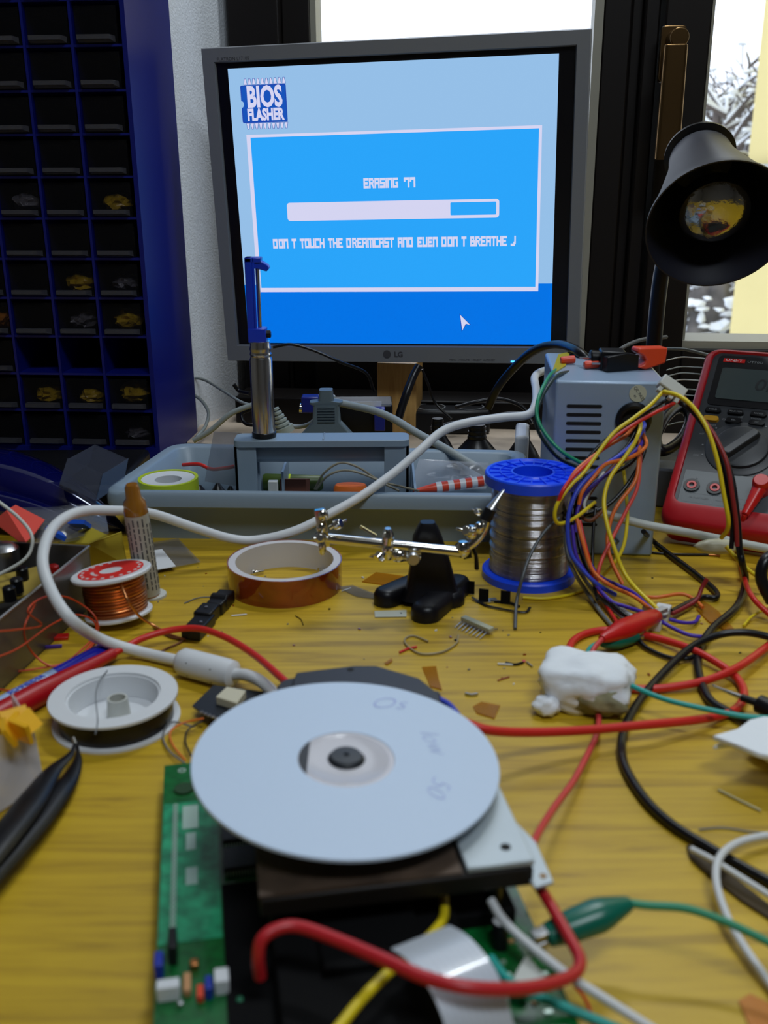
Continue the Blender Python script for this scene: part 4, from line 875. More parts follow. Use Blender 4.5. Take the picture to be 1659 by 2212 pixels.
tube(bm, [Vector((pl.x - 0.002, 0.915, 0.002)), Vector((pl.x - 0.0005, 0.915, 0.05)), pl, P(1420, 660, 0.915), P(1432, 575, 0.915), P(1455, 490, 0.925), P(1490, 400, 0.930), nk - adir * 0.012], 0.0072, 16, sub=6); fin('arm', bm, M_lampshade, t)
bm = nb(); lathe(bm, [(0.055, 0), (0.056, 0.004), (0.052, 0.012), (0.012, 0.016), (0.009, 0.03)], T(pl.x - 0.002, 0.915, 0.0), 40); fin('base', bm, M_lampshade, t)
bm = nb(); ms = M @ RZ(0); 
for k in range(3): text(bm, ('MAX 40W R50', '220-240V~ 50Hz', 'E14')[k], align(nk + adir * 0.094, adir) @ RZ(0), 0.004, 0, 0.00005) if False else None
bm.free()

# ================================================================== cables behind
cable('usb_cable', 'thick white cable looping across the tray, desk and ferrite to the board', 'cable', M_cablewhite, 0.0034,
      ((1200, 800, 0.885), (1172, 802, 0.875), (1155, 815, 0.85), (1158, 842, 0.81), (1157, 872, 0.775), (1140, 896, 0.765), (1085, 902, 0.76), (1010, 913, 0.755), (955, 932, 0.75), (905, 975, 0.735), (850, 1022, 0.72), (780, 1072, 0.702), (720, 1106, 0.690), (640, 1146, 0.680), (560, 1166, 0.676), (500, 1164, 0.672), (420, 1140, 0.665), (330, 1110, 0.655), (250, 1103, 0.628), (170, 1106, 0.605), (115, 1140, 0.577), (92, 1205, 0.543), (108, 1270, 0.522), (150, 1335, 0.503), (215, 1380, 0.015), (300, 1408, 0.005), (395, 1430, 0.0045)), n=16)
t = thing('ferrite_choke', 'white plastic ferrite choke on the white cable left of the disc', 'ferrite', P(450, 1450, 0.0))
a = P(392, 1428, 0.0085); b = P(506, 1458, 0.0085); M = align(a, b - a); L = (b - a).length
bm = nb(); lathe(bm, [(0.0045, -0.002), (0.0062, -0.001), (0.0078, 0.0015), (0.0080, L * 0.2), (0.0080, L * 0.85), (0.0076, L - 0.001), (0.0050, L + 0.001)], M, 28); fin('housing', bm, M_white, t)
bm = nb()
for k in (0.25, 0.7):
    for a_ in (R(150), R(210)):
        lathe(bm, [(0.0004, 0.0079), (0.0004, 0.0082)], M @ T(0, 0, L * k) @ RZ(a_) @ RY(R(90)), 8)
fin('latch_hole', bm, M_slot, t)
bm = nb(); tube(bm, C((503, 1457, 0.009), (530, 1458, 0.011), (560, 1470, 0.012), (588, 1495, 0.012), (600, 1525, 0.014)), 0.0033, 14); fin('cable_stub', bm, M_cablewhite, t)

GC = M_cablegrey
cable('grey_cable', 'grey cable running from the connectors behind the tray down behind the solder spool', 'cable', mat('midgrey_cable', (0.30, 0.33, 0.32), 0.5), 0.0036, ((716, 866, 0.93), (760, 876, 0.92), (810, 888, 0.90), (850, 905, 0.885), (900, 935, 0.86), (960, 968, 0.83), (1010, 998, 0.81), (1060, 1026, 0.79), (1110, 1052, 0.77)), n=14)
cable('pale_cable', 'pale cable crossing from the power supply front to the right edge under the multimeter', 'cable', mat('pale_cable', (0.46, 0.49, 0.46), 0.5), 0.0031, ((1284, 1104, 0.668), (1330, 1117, 0.663), (1400, 1135, 0.658), (1480, 1150, 0.652), (1560, 1166, 0.648), (1680, 1190, 0.64)), n=14)
q = P(1550, 1180, 0.645); bm = nb(); blob(bm, T(q.x, q.y, q.z) @ Matrix.Diagonal((0.016, 0.006, 0.0055, 1)), 0.1, 2, 3, 3)
tag(fin('silicone_lump', bm, mat('wax_yellow', (0.52, 0.50, 0.36), 0.4), sharp=180), 'yellowish translucent lump on the pale cable below the multimeter', 'glue lump')
for nm, lb, m, r, pts in (
    ('cable', 'grey cable arching from behind the blue cabinet over the plaster', M_cablegrey, 0.0016, ((405, 815, 1.10), (440, 820, 1.08), (480, 843, 1.04), (520, 868, 1.0), (545, 876, 0.98))),
    ('cable', 'grey cable hanging in a bow beside the blue cabinet', M_cablegrey, 0.0018, ((405, 848, 1.08), (432, 862, 1.06), (450, 890, 1.04), (444, 920, 1.02), (425, 944, 1.0))),
    ('cable', 'grey cable rising from the tray to behind the pump', M_cablegrey, 0.0026, ((418, 952, 0.93), (455, 930, 0.93), (500, 893, 0.93), (550, 873, 0.93))),
    ('cable', 'thin black cable dropping below the lower left monitor bezel', M_blackwire, 0.0015, ((590, 750, 0.96), (630, 744, 0.96), (680, 758, 0.96), (735, 782, 0.96), (790, 805, 0.97), (808, 845, 0.98))),
    ('power_cable', 'thick black cable hanging from the monitor in front of the pine block', M_blackwire, 0.0042, ((905, 790, 0.985), (893, 812, 0.98), (880, 845, 0.97), (868, 880, 0.965), (858, 915, 0.96))),
    ('cable', 'thin black cable falling from the monitor right of the pine block', M_blackwire, 0.0014, ((912, 798, 1.0), (925, 830, 1.0), (940, 870, 1.0), (975, 905, 0.99))),
    ('power_cable', 'thick black cable arching over the power supply to the mains connector', M_blackwire, 0.0040, ((1055, 880, 0.92), (1075, 838, 0.91), (1110, 795, 0.90), (1155, 757, 0.87), (1205, 745, 0.84), (1245, 757, 0.79), (1272, 782, 0.775))),
    ('cable', 'black cable winding behind the white cable right of the pine block', M_blackwire, 0.0022, ((930, 925, 0.97), (990, 912, 0.98), (1060, 900, 0.98), (1110, 893, 0.97), (1150, 900, 0.95))),
    ('cable', 'black cable loop at the foot of the pine block', M_blackwire, 0.0020, ((985, 880, 1.0), (1030, 868, 1.01), (1080, 862, 1.01), (1130, 880, 1.0), (1150, 915, 0.99))),
    ('cable', 'dark cable arching behind the desk lamp arm', M_greywire, 0.0018, ((1318, 772, 0.90), (1350, 748, 0.92), (1390, 733, 0.94), (1440, 728, 0.96))),
    ('cable', 'pale thin cable arching from lamp to multimeter top', M_cablegrey, 0.0014, ((1440, 753, 0.93), (1480, 755, 0.92), (1535, 768, 0.91))),
    ('cable', 'grey ribbed cable at the foot of the plaster reveal', M_blackwire, 0.0022, ((505, 830, 1.02), (518, 845, 1.02), (540, 850, 1.01))),
    ('cable', 'black coil of cable beside the pump barrel', M_blackwire, 0.0018, ((540, 885, 0.99), (522, 895, 0.99), (530, 915, 0.985), (560, 918, 0.98), (620, 912, 0.98))),
    ('cable', 'flat grey lead resting between strain relief and blue connector', M_cablegrey, 0.0022, ((612, 912, 0.95), (640, 922, 0.95), (670, 915, 0.95), (690, 893, 0.95))),
):
    cable(nm, lb, 'cable', m, r, pts)
random.seed(11)
for k in range(9):
    y = 775 + k * 17 + random.uniform(-4, 4)
    cable('thin_wire', 'thin grey wire strand in the dark gap between power supply and multimeter', 'wire', M_cablegrey if k % 3 else M_offwhite, 0.0006, ((1440, y + 4, 0.86), (1470, y - 3, 0.87), (1500, y - 2, 0.87), (1530, y + random.uniform(-8, 8), 0.86)), group='wire strands behind the multimeter')
cable('black_tube_coil', 'bundle of black cable heaped behind the multimeter', 'cable', M_blackwire, 0.0045, ((1420, 935, 0.80), (1440, 900, 0.82), (1470, 880, 0.84), (1490, 905, 0.83), (1470, 950, 0.81), (1430, 975, 0.79), (1415, 945, 0.80)))
bm = nb(); q = P(1415, 1035, 0.03); box(bm, -0.015, 0.05, 0, 0.03, 0, 0.034, T(q.x, 0.80, 0) @ RZ(R(-20))); tag(fin('grey_box', bm, mat('slate', (0.06, 0.065, 0.075), 0.5), bevel=0.002), 'slate grey box between power supply and multimeter', 'box')

# connectors behind the tray
t = thing('strain_relief', 'grey ribbed monitor cable plug standing behind the tray handle', 'plug', P(705, 930, 0.90))
bm = nb(); q = P(707, 955, 0.90); rings(bm, [[T(q.x, 0.90, q.z) @ Vector((x, y, z)) for x, y in rrect(w_, 0.014, 0.003)] for w_, z in ((0.058, 0.0), (0.046, 0.009), (0.026, 0.020), (0.024, 0.036), (0.030, 0.037), (0.030, 0.039), (0.014, 0.040), (0.012, 0.050))])
fin('body', bm, mat('relief_grey', (0.13, 0.17, 0.19), 0.45), t)
bm = nb()
for k in range(6): box(bm, -0.008, 0.008, -0.0085, -0.006, 0.021 + k * 0.0026, 0.0222 + k * 0.0026, T(q.x, 0.90, q.z))
fin('grip_rib', bm, mat('relief_grey2', (0.09, 0.12, 0.135), 0.5), t)
t = thing('video_connector', 'blue video connector with chrome barrel left of the grey plug', 'connector', P(672, 890, 0.94))
a = P(650, 858, 0.93); b = P(690, 893, 0.93)
bm = nb(); box(bm, a.x, b.x, 0.93, 0.945, b.z, a.z); fin('shell', bm, mat('connector_blue', (0.01, 0.015, 0.20), 0.35), t, bevel=0.0015)
bm = nb(); lathe(bm, [(0.0040, 0), (0.0040, 0.008), (0.0046, 0.008), (0.0046, 0.011)], align(P(672, 884, 0.935), (-1, 0, 0.15)), 20); fin('barrel', bm, M_chrome, t)
bm = nb(); a = P(692, 853, 0.93); box(bm, 0, 0.004, 0, 0.016, -0.014, 0, T(*a) @ RY(R(12))); lathe(bm, [(0.006, 0), (0.0075, 0.003), (0.005, 0.009)], align(P(703, 862, 0.93), (0.8, -0.2, -0.1)), 18); fin('flange', bm, M_offwhite, t)
t = thing('adapter_box', 'black adapter box with white label strip behind the tray', 'adapter', P(775, 920, 0.96))
a = P(712, 868, 0.96); b = P(848, 935, 0.96)
bm = nb(); box(bm, a.x, b.x, 0.945, 0.985, 0.0, a.z); fin('case', bm, M_black, t, bevel=0.002)
bm = nb(); q = P(775, 874, 0.944); text(bm, 'GAM', T(q.x - 0.007, 0.9446, q.z) @ RX(R(90)), 0.004, 1, 0.0001); box(bm, q.x - 0.010, q.x + 0.022, 0.9444, 0.9449, q.z - 0.004, q.z + 0.003, mi=0); fin('label_strip', bm, [M_white, M_print], t)
bm = nb(); a = P(808, 885, 0.93); b = P(832, 932, 0.93); box(bm, a.x, b.x, 0.93, 0.9445, b.z, a.z); tag(fin('blue_connector', bm, mat('connector_blue2', (0.012, 0.02, 0.22), 0.35), bevel=0.001), 'blue connector on the right end of the black adapter', 'connector')
t = thing('ribbed_strain_relief', 'pale green-grey ribbed strain relief beside the pump barrel', 'plug', P(610, 925, 0.95))
a = P(614, 928, 0.93); b = P(594, 878, 0.93); d = b - a; L = d.length; M = align(a, d)
bm = nb(); pf = [(0.0095, -0.003), (0.0095, 0.003)]
for k in range(5): z = 0.003 + k * (L - 0.004) / 5; r_ = 0.0075 - k * 0.0011; pf += [(r_ - 0.0014, z), (r_ - 0.0014, z + 0.001), (r_, z + 0.0015), (r_, z + 0.0035)]
lathe(bm, pf, M, 20); fin('boot', bm, mat('boot_grey', (0.36, 0.40, 0.36), 0.5), t)
for px, py, Y, s, lb in ((945, 945, 0.955, 0.9, 'black mains plug below the thick monitor cable'), (1030, 958, 0.93, 1.25, 'black conical mains plug in the middle behind the tray'), (1130, 955, 0.925, 0.9, 'black mains plug half hidden by the power supply')):
    q = P(px, py, Y); q.z = 0; t = thing('mains_plug', lb, 'plug', q)
    bm = nb(); lathe(bm, [(0.019 * s, 0), (0.019 * s, 0.008), (0.014 * s, 0.016), (0.007 * s, 0.026), (0.006 * s, 0.040)], T(*q), 24); fin('body', bm, M_black, t)
    bm = nb(); 
    for k in range(4): lathe(bm, [(0.0078 * s - k * .0004, 0.022 + k * 0.0045), (0.0078 * s - k * .0004, 0.0245 + k * 0.0045)], T(*q), 18)
    fin('strain_ribs', bm, M_black, t)
t = thing('power_strip', 'black power strip lying along the window sill behind the cables', 'power strip', P(1000, 900, 1.05))
bm = nb(); q = P(880, 915, 0.0); box(bm, 0.03, 0.115, 1.045, 1.085, 0.0, 0.026, I4); fin('housing', bm, M_black, t, bevel=0.003)
bm = nb(); 
for k in range(2): ringlathe(bm, [(0.016, 0.026), (0.016, 0.0268), (0.0145, 0.0268), (0.0145, 0.026)], T(0.052 + k * 0.042, 1.065, 0), 24)
fin('socket_rim', bm, M_greywire, t)

# ================================================================== wire bundle
W = M_yellow
BW = [
 ('yellow_wire', 'yellow wire from the white drive plug sweeping down left over the blue spool flange', M_yellow, 0.0013, ((1432, 846, 0.664), (1404, 876, 0.655), (1366, 905, 0.645), (1321, 940, 0.638), (1264, 1017, 0.625), (1235, 1046, 0.618), (1207, 1083, 0.612), (1198, 1112, 0.61), (1207, 1131, 0.612), (1240, 1120, 0.62), (1285, 1085, 0.64))),
 ('red_wire', 'red wire from the white drive plug down to the blue spool flange', M_redwire, 0.0013, ((1466, 866, 0.664), (1401, 899, 0.652), (1334, 940, 0.642), (1283, 988, 0.632), (1237, 1031, 0.620), (1216, 1060, 0.613), (1204, 1090, 0.612))),
 ('black_wire', 'black wire running beside the red wire from the drive plug', M_blackwire, 0.0013, ((1450, 858, 0.668), (1405, 885, 0.662), (1355, 918, 0.655), (1300, 958, 0.648), (1255, 1010, 0.64), (1215, 1070, 0.63), (1230, 1130, 0.63))),
 ('orange_wire', 'orange wire leaving the grommet toward the solder spool', M_orange, 0.0013, ((1372, 918, 0.672), (1350, 942, 0.655), (1309, 966, 0.645), (1258, 1004, 0.632), (1235, 1030, 0.625), (1212, 1078, 0.62))),
 ('yellow_wire', 'yellow wire leaving the grommet and swinging down to the red clip', M_yellow, 0.0014, ((1372, 900, 0.682), (1384, 915, 0.66), (1374, 950, 0.645), (1347, 991, 0.635), (1318, 1032, 0.628), (1305, 1077, 0.62), (1309, 1122, 0.61), (1325, 1179, 0.60), (1356, 1250, 0.588), (1422, 1318, 0.012))),
 ('blue_wire', 'blue wire from the grommet behind the orange wires to the spool side', M_bluewire, 0.0015, ((1378, 906, 0.682), (1392, 920, 0.665), (1369, 956, 0.65), (1337, 985, 0.643), (1302, 1007, 0.635), (1258, 1045, 0.625), (1235, 1087, 0.618), (1226, 1135, 0.612), (1232, 1192, 0.605), (1256, 1228, 0.60), (1290, 1262, 0.595), (1330, 1285, 0.008))),
 ('yellow_wire', 'yellow wire arching right from the drive plug over the multimeter', M_yellow, 0.0015, ((1434, 846, 0.662), (1468, 856, 0.650), (1500, 883, 0.640), (1529, 930, 0.630), (1551, 1001, 0.62), (1564, 1071, 0.612), (1573, 1119, 0.607), (1571, 1145, 0.61), (1558, 1162, 0.615))),
 ('red_wire', 'dark red wire arching right over the multimeter dial', M_brownwire, 0.0015, ((1478, 860, 0.664), (1506, 892, 0.645), (1541, 937, 0.634), (1570, 1001, 0.622), (1582, 1071, 0.614), (1590, 1130, 0.61), (1592, 1180, 0.607))),
 ('black_wire', 'black wire between the yellow and red arches over the multimeter', M_blackwire, 0.0016, ((1460, 864, 0.668), (1498, 892, 0.652), (1536, 945, 0.638), (1562, 1010, 0.628), (1576, 1080, 0.618), (1582, 1140, 0.612), (1580, 1185, 0.609))),
 ('black_wire', 'black wire on the right side of the arch over the multimeter', M_blackwire, 0.0016, ((1480, 866, 0.668), (1515, 905, 0.655), (1552, 960, 0.64), (1580, 1025, 0.628), (1592, 1100, 0.618), (1598, 1160, 0.612), (1600, 1200, 0.608))),
 ('orange_wire', 'orange wire curling under the blue wire out of the grommet', M_orange, 0.0013, ((1385, 930, 0.672), (1396, 962, 0.655), (1362, 988, 0.642), (1310, 1002, 0.635), (1285, 1028, 0.628), (1258, 1062, 0.622), (1250, 1090, 0.62))),
 ('orange_wire', 'orange wire hanging in front of the power supply face', M_orange, 0.0013, ((1382, 940, 0.672), (1380, 991, 0.65), (1372, 1039, 0.64), (1337, 1087, 0.63), (1321, 1119, 0.625), (1312, 1166, 0.618), (1320, 1210, 0.61), (1345, 1262, 0.60))),
 ('red_wire', 'pinkish red wire hanging rightmost in front of the power supply face', mat('pink_red', (0.70, 0.07, 0.05), 0.4), 0.0013, ((1385, 960, 0.672), (1382, 1007, 0.655), (1376, 1055, 0.642), (1353, 1103, 0.63), (1321, 1166, 0.615), (1298, 1215, 0.605), (1290, 1250, 0.60), (1288, 1272, 0.009))),
 ('yellow_wire', 'yellow wire looping low in front of the power supply', M_yellow, 0.0013, ((1345, 1000, 0.672), (1352, 1060, 0.66), (1355, 1119, 0.645), (1347, 1179, 0.628), (1325, 1218, 0.615), (1304, 1242, 0.003))),
 ('green_wire', 'green wire from the red spade connector looping down the left of the power supply', M_green, 0.0013, ((1222, 786, 0.765), (1205, 797, 0.74), (1187, 812, 0.70), (1164, 857, 0.675), (1160, 899, 0.665), (1178, 937, 0.658), (1213, 975, 0.65), (1261, 1004, 0.648))),
 ('black_wire', 'black wire from the front spade connector looping beside the green wire', mat('dark_green_wire', (0.012, 0.035, 0.035), 0.4), 0.0013, ((1270, 801, 0.752), (1235, 803, 0.735), (1203, 812, 0.70), (1172, 855, 0.68), (1158, 905, 0.67), (1170, 945, 0.662), (1205, 988, 0.655), (1250, 1010, 0.65))),
 ('black_wire', 'thin black wire hanging straight down past the spool side', M_blackwire, 0.0011, ((1286, 1100, 0.64), (1282, 1140, 0.632), (1280, 1198, 0.622), (1282, 1250, 0.61), (1290, 1295, 0.008))),
 ('orange_wire', 'orange wire sliding along the desk behind the red clip', M_orange, 0.0013, ((1246, 1120, 0.615), (1258, 1168, 0.607), (1280, 1232, 0.598), (1319, 1265, 0.592), (1370, 1289, 0.008), (1413, 1323, 0.010))),
 ('red_wire', 'red wire beside the spool reaching the desk below the bundle', M_redwire, 0.0013, ((1252, 1125, 0.622), (1262, 1170, 0.612), (1276, 1225, 0.602), (1290, 1275, 0.006), (1316, 1318, 0.003), (1335, 1348, 0.002))),
 ('orange_wire', 'orange wire arcing over the bare desk to the amber tape flag', M_orange, 0.0012, ((1385, 1288, 0.004), (1420, 1290, 0.005), (1471, 1283, 0.006), (1500, 1295, 0.004), (1518, 1312, 0.003))),
 ('violet_wire', 'violet wire curving beneath the bundle to the right', M_violet, 0.0013, ((1236, 1135, 0.617), (1245, 1201, 0.607), (1275, 1248, 0.60), (1316, 1296, 0.009), (1350, 1310, 0.007), (1400, 1327, 0.007), (1454, 1357, 0.004), (1490, 1372, 0.003), (1525, 1376, 0.002))),
 ('violet_wire', 'dark violet wire passing under the yellow wire', M_violet, 0.0013, ((1250, 1140, 0.625), (1262, 1190, 0.615), (1290, 1240, 0.605), (1330, 1262, 0.010), (1370, 1282, 0.008), (1408, 1318, 0.008))),
 ('violet_wire', 'short violet wire curl right of the white connector', M_violet, 0.0012, ((1446, 1338, 0.006), (1475, 1345, 0.004), (1500, 1344, 0.003), (1510, 1332, 0.002))),
 ('grey_wire', 'grey wire leftmost of the bundle dropping to the desk', M_greywire, 0.0014, ((1222, 1150, 0.622), (1225, 1195, 0.613), (1240, 1235, 0.605), (1265, 1275, 0.006), (1296, 1320, 0.0025), (1322, 1352, 0.002))),
 ('grey_wire', 'second grey wire reaching the desk behind the red clip', M_greywire, 0.0014, ((1236, 1155, 0.627), (1241, 1208, 0.617), (1262, 1250, 0.607), (1289, 1284, 0.007), (1325, 1316, 0.004), (1352, 1340, 0.0025))),
 ('black_wire', 'black wire reaching the desk between the grey and violet wires', M_blackwire, 0.0014, ((1245, 1100, 0.64), (1250, 1170, 0.628), (1268, 1230, 0.612), (1300, 1280, 0.010), (1340, 1320, 0.006), (1365, 1338, 0.004))),
 ('white_wire', 'short white wire lying under the bundle behind the red clip', M_cablewhite, 0.0014, ((1300, 1282, 0.004), (1335, 1310, 0.003), (1370, 1334, 0.003))),
 ('black_wire', 'black wire snaking from the red clip across the red cable', M_blackwire, 0.0014, ((1374, 1368, 0.005), (1385, 1388, 0.003), (1403, 1403, 0.002), (1444, 1420, 0.002), (1480, 1423, 0.003), (1512, 1412, 0.004))),
 ('black_wire', 'black twin wire from behind the pale cable bending back at the right', M_blackwire, 0.0019, ((1390, 1148, 0.67), (1412, 1170, 0.004), (1440, 1192, 0.003), (1500, 1237, 0.003), (1545, 1275, 0.003), (1546, 1291, 0.003), (1518, 1290, 0.003), (1480, 1306, 0.004), (1450, 1322, 0.005))),
 ('black_wire', 'thin black wire with bare copper tip crossing the desk below the multimeter', M_blackwire, 0.0009, ((1325, 1160, 0.665), (1350, 1178, 0.0012), (1400, 1192, 0.0012), (1460, 1197, 0.0012), (1530, 1198, 0.0012))),
 ('dark_red_wire', 'dark red wire end sticking up beside the black twin wire', M_brownwire, 0.0014, ((1452, 1326, 0.006), (1480, 1312, 0.007), (1505, 1295, 0.010), (1516, 1270, 0.016), (1528, 1250, 0.022))),
 ('black_wire', 'black wire from the grommet sagging behind the orange wires', M_blackwire, 0.0014, ((1386, 935, 0.675), (1392, 975, 0.665), (1360, 1040, 0.655), (1315, 1090, 0.645), (1270, 1110, 0.64), (1240, 1125, 0.635))),
 ('black_wire', 'black wire leaving the grommet across the lower vent slots', M_blackwire, 0.0014, ((1375, 930, 0.676), (1350, 970, 0.664), (1305, 1005, 0.655), (1262, 1035, 0.648), (1235, 1085, 0.64), (1232, 1140, 0.635))),
 ('black_wire', 'black wire knotted in the middle of the bundle', M_blackwire, 0.0014, ((1380, 940, 0.676), (1372, 990, 0.666), (1330, 1020, 0.656), (1290, 1035, 0.65), (1250, 1075, 0.645), (1243, 1130, 0.64), (1255, 1185, 0.63))),
 ('violet_wire', 'violet wire hidden among the black wires beside the spool', M_violet, 0.0014, ((1390, 930, 0.672), (1385, 960, 0.662), (1330, 1010, 0.65), (1275, 1055, 0.64), (1248, 1100, 0.63), (1244, 1150, 0.622))),
 ('white_wire', 'dull white wire twisted through the black wires', M_offwhite, 0.0011, ((1305, 1020, 0.652), (1275, 1060, 0.645), (1262, 1090, 0.637), (1268, 1105, 0.63))),
 ('brown_wire', 'brown wire looping out of the middle of the bundle', mat('brown_wire', (0.20, 0.06, 0.02), 0.5), 0.0013, ((1365, 950, 0.672), (1330, 1000, 0.66), (1285, 1050, 0.65), (1255, 1105, 0.64), (1275, 1125, 0.632), (1310, 1095, 0.64))),
 ('yellow_wire', 'yellow wire lying along the desk at the foot of the blue spool', M_yellow, 0.0011, ((1130, 1291, 0.0012), (1175, 1293, 0.0012), (1225, 1286, 0.0012), (1262, 1274, 0.0015))),
 ('yellow_wire', 'yellow wire continuing under the pale cable to the right edge', M_yellow, 0.0014, ((1568, 1180, 0.63), (1590, 1205, 0.625), (1618, 1232, 0.62), (1660, 1262, 0.615))),
 ('thin_yellow_wire', 'thin yellow wire curving on the desk at the right edge', M_yellow, 0.0009, ((1606, 1352, 0.0015), (1620, 1335, 0.002), (1640, 1322, 0.003), (1675, 1308, 0.004))),
 ('black_cable', 'black cable dropping from the multimeter and snaking down right', M_blackwire, 0.0024, ((1596, 1180, 0.625), (1603, 1215, 0.618), (1610, 1255, 0.006), (1592, 1309, 0.004), (1540, 1356, 0.004), (1512, 1400, 0.0035), (1509, 1451, 0.003), (1531, 1508, 0.003), (1572, 1538, 0.003), (1630, 1568, 0.003), (1690, 1590, 0.003))),
 ('black_cable', 'long black test cable looping from the right edge down to the lower right', M_blackwire, 0.0023, ((1690, 1388, 0.008), (1659, 1375, 0.010), (1605, 1366, 0.012), (1548, 1373, 0.010), (1487, 1403, 0.007), (1420, 1467, 0.004), (1370, 1531, 0.003), (1345, 1590, 0.0025), (1348, 1650, 0.0025), (1390, 1722, 0.0025), (1450, 1780, 0.0025), (1540, 1836, 0.0025), (1659, 1903, 0.0025), (1700, 1925, 0.0025))),
 ('red_cable', 'long red test cable looping past the red clip and back to the disc', M_redwire, 0.0023, ((1252, 1452, 0.0025), (1232, 1420, 0.0025), (1234, 1390, 0.0025), (1262, 1370, 0.0025), (1309, 1361, 0.0025), (1370, 1368, 0.003), (1437, 1383, 0.004), (1504, 1407, 0.006), (1572, 1447, 0.004), (1603, 1481, 0.003), (1604, 1515, 0.003), (1572, 1541, 0.003), (1504, 1555, 0.006), (1403, 1565, 0.010), (1268, 1577, 0.012), (1150, 1582, 0.016), (1060, 1578, 0.022), (1000, 1560, 0.026))),
 ('red_cable', 'red test cable passing right of the stained pad and up to the right edge', M_redwire, 0.0023, ((1330, 1480, 0.0025), (1370, 1488, 0.0025), (1437, 1486, 0.003), (1521, 1471, 0.0045), (1589, 1444, 0.007), (1640, 1410, 0.006), (1690, 1370, 0.004))),
 ('teal_wire', 'teal wire from the green clip under the red clip to the right edge', M_teal, 0.0014, ((1304, 1386, 0.005), (1282, 1394, 0.004), (1270, 1408, 0.004), (1275, 1428, 0.006), (1309, 1454, 0.010), (1370, 1484, 0.013), (1437, 1511, 0.013), (1521, 1531, 0.012), (1605, 1547, 0.011), (1690, 1553, 0.010))),
 ('black_lead', 'thick black curved lead at the right edge below the multimeter', M_blackwire, 0.0040, ((1690, 1190, 0.60), (1655, 1210, 0.59), (1645, 1250, 0.585), (1668, 1300, 0.58))),
]
for nm, lb, m, r, pts in BW: cable(nm, lb, 'wire', m, r, pts)
cable('copper_tip', 'bare copper tip of the thin black wire below the multimeter', 'wire tip', M_copper, 0.0008, ((1530, 1198, 0.0012), (1545, 1199, 0.0012), (1556, 1201, 0.0012)))
# white connector, flags
q = P(1425, 1325, 0.0)
for px, py, s, lb in ((1408, 1318, 0.0055, 'small white plug touching the tip of the red clip'), (1432, 1322, 0.0065, 'larger white plug right of the red clip tip'), (1418, 1345, 0.005, 'third white plug below the red clip tip')):
    q = P(px, py, 0.004); t = thing('white_connector', lb, 'connector', (q.x, q.y, 0)); bm = nb(); box(bm, -s, s * 0.6, -s * 0.7, s * 0.7, 0, s * 1.3, T(q.x, q.y, 0.0) @ RZ(R(30 + px % 7 * 8))); fin('housing', bm, M_white, t, bevel=0.0006)
    bm = nb(); 
    for k in range(3): box(bm, s * 0.6, s * 0.75, -s * 0.5 + k * s * 0.4, -s * 0.3 + k * s * 0.4, s * 0.3, s * 0.9, T(q.x, q.y, 0.0) @ RZ(R(30 + px % 7 * 8)))
    fin('contact', bm, M_silver, t)
bm = nb(); prism(bm, gp([(1504, 1318), (1516, 1298), (1550, 1322), (1586, 1362), (1562, 1362), (1530, 1345)]), 0.0004, 0.0012); tag(fin('tape_flag', bm, M_kaptonfilm), 'amber tape flag at the end of the orange wire', 'tape piece')

# alligator clips
def gator(name, label, m, a, b, metal_end, r=0.0056):
    t = thing(name, label, 'clip', (a.x, a.y, 0)); d = b - a; L = d.length; M = align(a, d)
    bm = nb(); lathe(bm, [(r * 0.38, 0), (r * 0.5, L * 0.04), (r * 0.95, L * 0.30), (r * 1.05, L * 0.40), (r * 0.95, L * 0.75), (r * 0.72, L * 0.97), (r * 0.5, L)], M, 24, sy=0.85); fin('boot', bm, m, t)
    bm = nb(); box(bm, -r * 0.35, r * 0.35, -r * 0.5, -r * 0.1, L * 0.94, L * 1.16, M); box(bm, -r * 0.35, r * 0.35, r * 0.1, r * 0.5, L * 0.94, L * 1.14, M)
    fin('jaw', bm, M_silver, t, bevel=0.0003); return t
t = gator('alligator_clip', 'red booted alligator clip biting the white plug on the desk', M_red, P(1300, 1380, 0.011), P(1420, 1328, 0.010), 1, 0.0068)
bm = nb(); tube(bm, C((1302, 1379, 0.011), (1284, 1400, 0.009), (1272, 1430, 0.005), (1272, 1462, 0.003), (1292, 1540, 0.003), (1290, 1582, 0.005), (1275, 1618, 0.005), (1240, 1685, 0.008), (1200, 1740, 0.014), (1168, 1790, 0.022), (1150, 1825, 0.028)), 0.0015, 10); fin('lead', bm, mat('soft_red', (0.62, 0.05, 0.05), 0.45), t)
gator('alligator_clip', 'dark green alligator clip lying under the red clip', M_clipgreen, P(1300, 1392, 0.0055), P(1376, 1372, 0.0055), 1, 0.0055)

# stained pad and napkin
t = thing('tissue_pad', 'crumpled white tissue pad with a brown flux stain', 'tissue', P(1265, 1520, 0.0)); q = P(1262, 1520, 0.0)
a0 = P(1180, 1560, 0.0); a1 = P(1345, 1480, 0.0)
bm = nb(); blob(bm, I4, 0.085, 2.3, 14, 4)
for v in bm.verts:
    d = v.co.copy(); k = max(abs(d.x), abs(d.y), abs(d.z)); v.co = d * (1 + 0.42 * (d.length / k - 1) * 1.0)
bm.transform(T(q.x + 0.001, q.y + 0.003, 0.0120) @ RZ(R(-14)) @ Matrix.Diagonal((0.0245, 0.0195, 0.0135, 1)))
for v in bm.verts: v.co.z = max(v.co.z, 0.0)
fin('pad', bm, M_tissue, t, sharp=180)
bm = nb(); blob(bm, T(q.x + 0.004, q.y - 0.0135, 0.0088) @ RZ(R(-14)) @ Matrix.Diagonal((0.0150, 0.0055, 0.0070, 1)), 0.16, 2.6, 9, 3); fin('stain', bm, M_stain, t, sharp=180, label='brown flux stain')
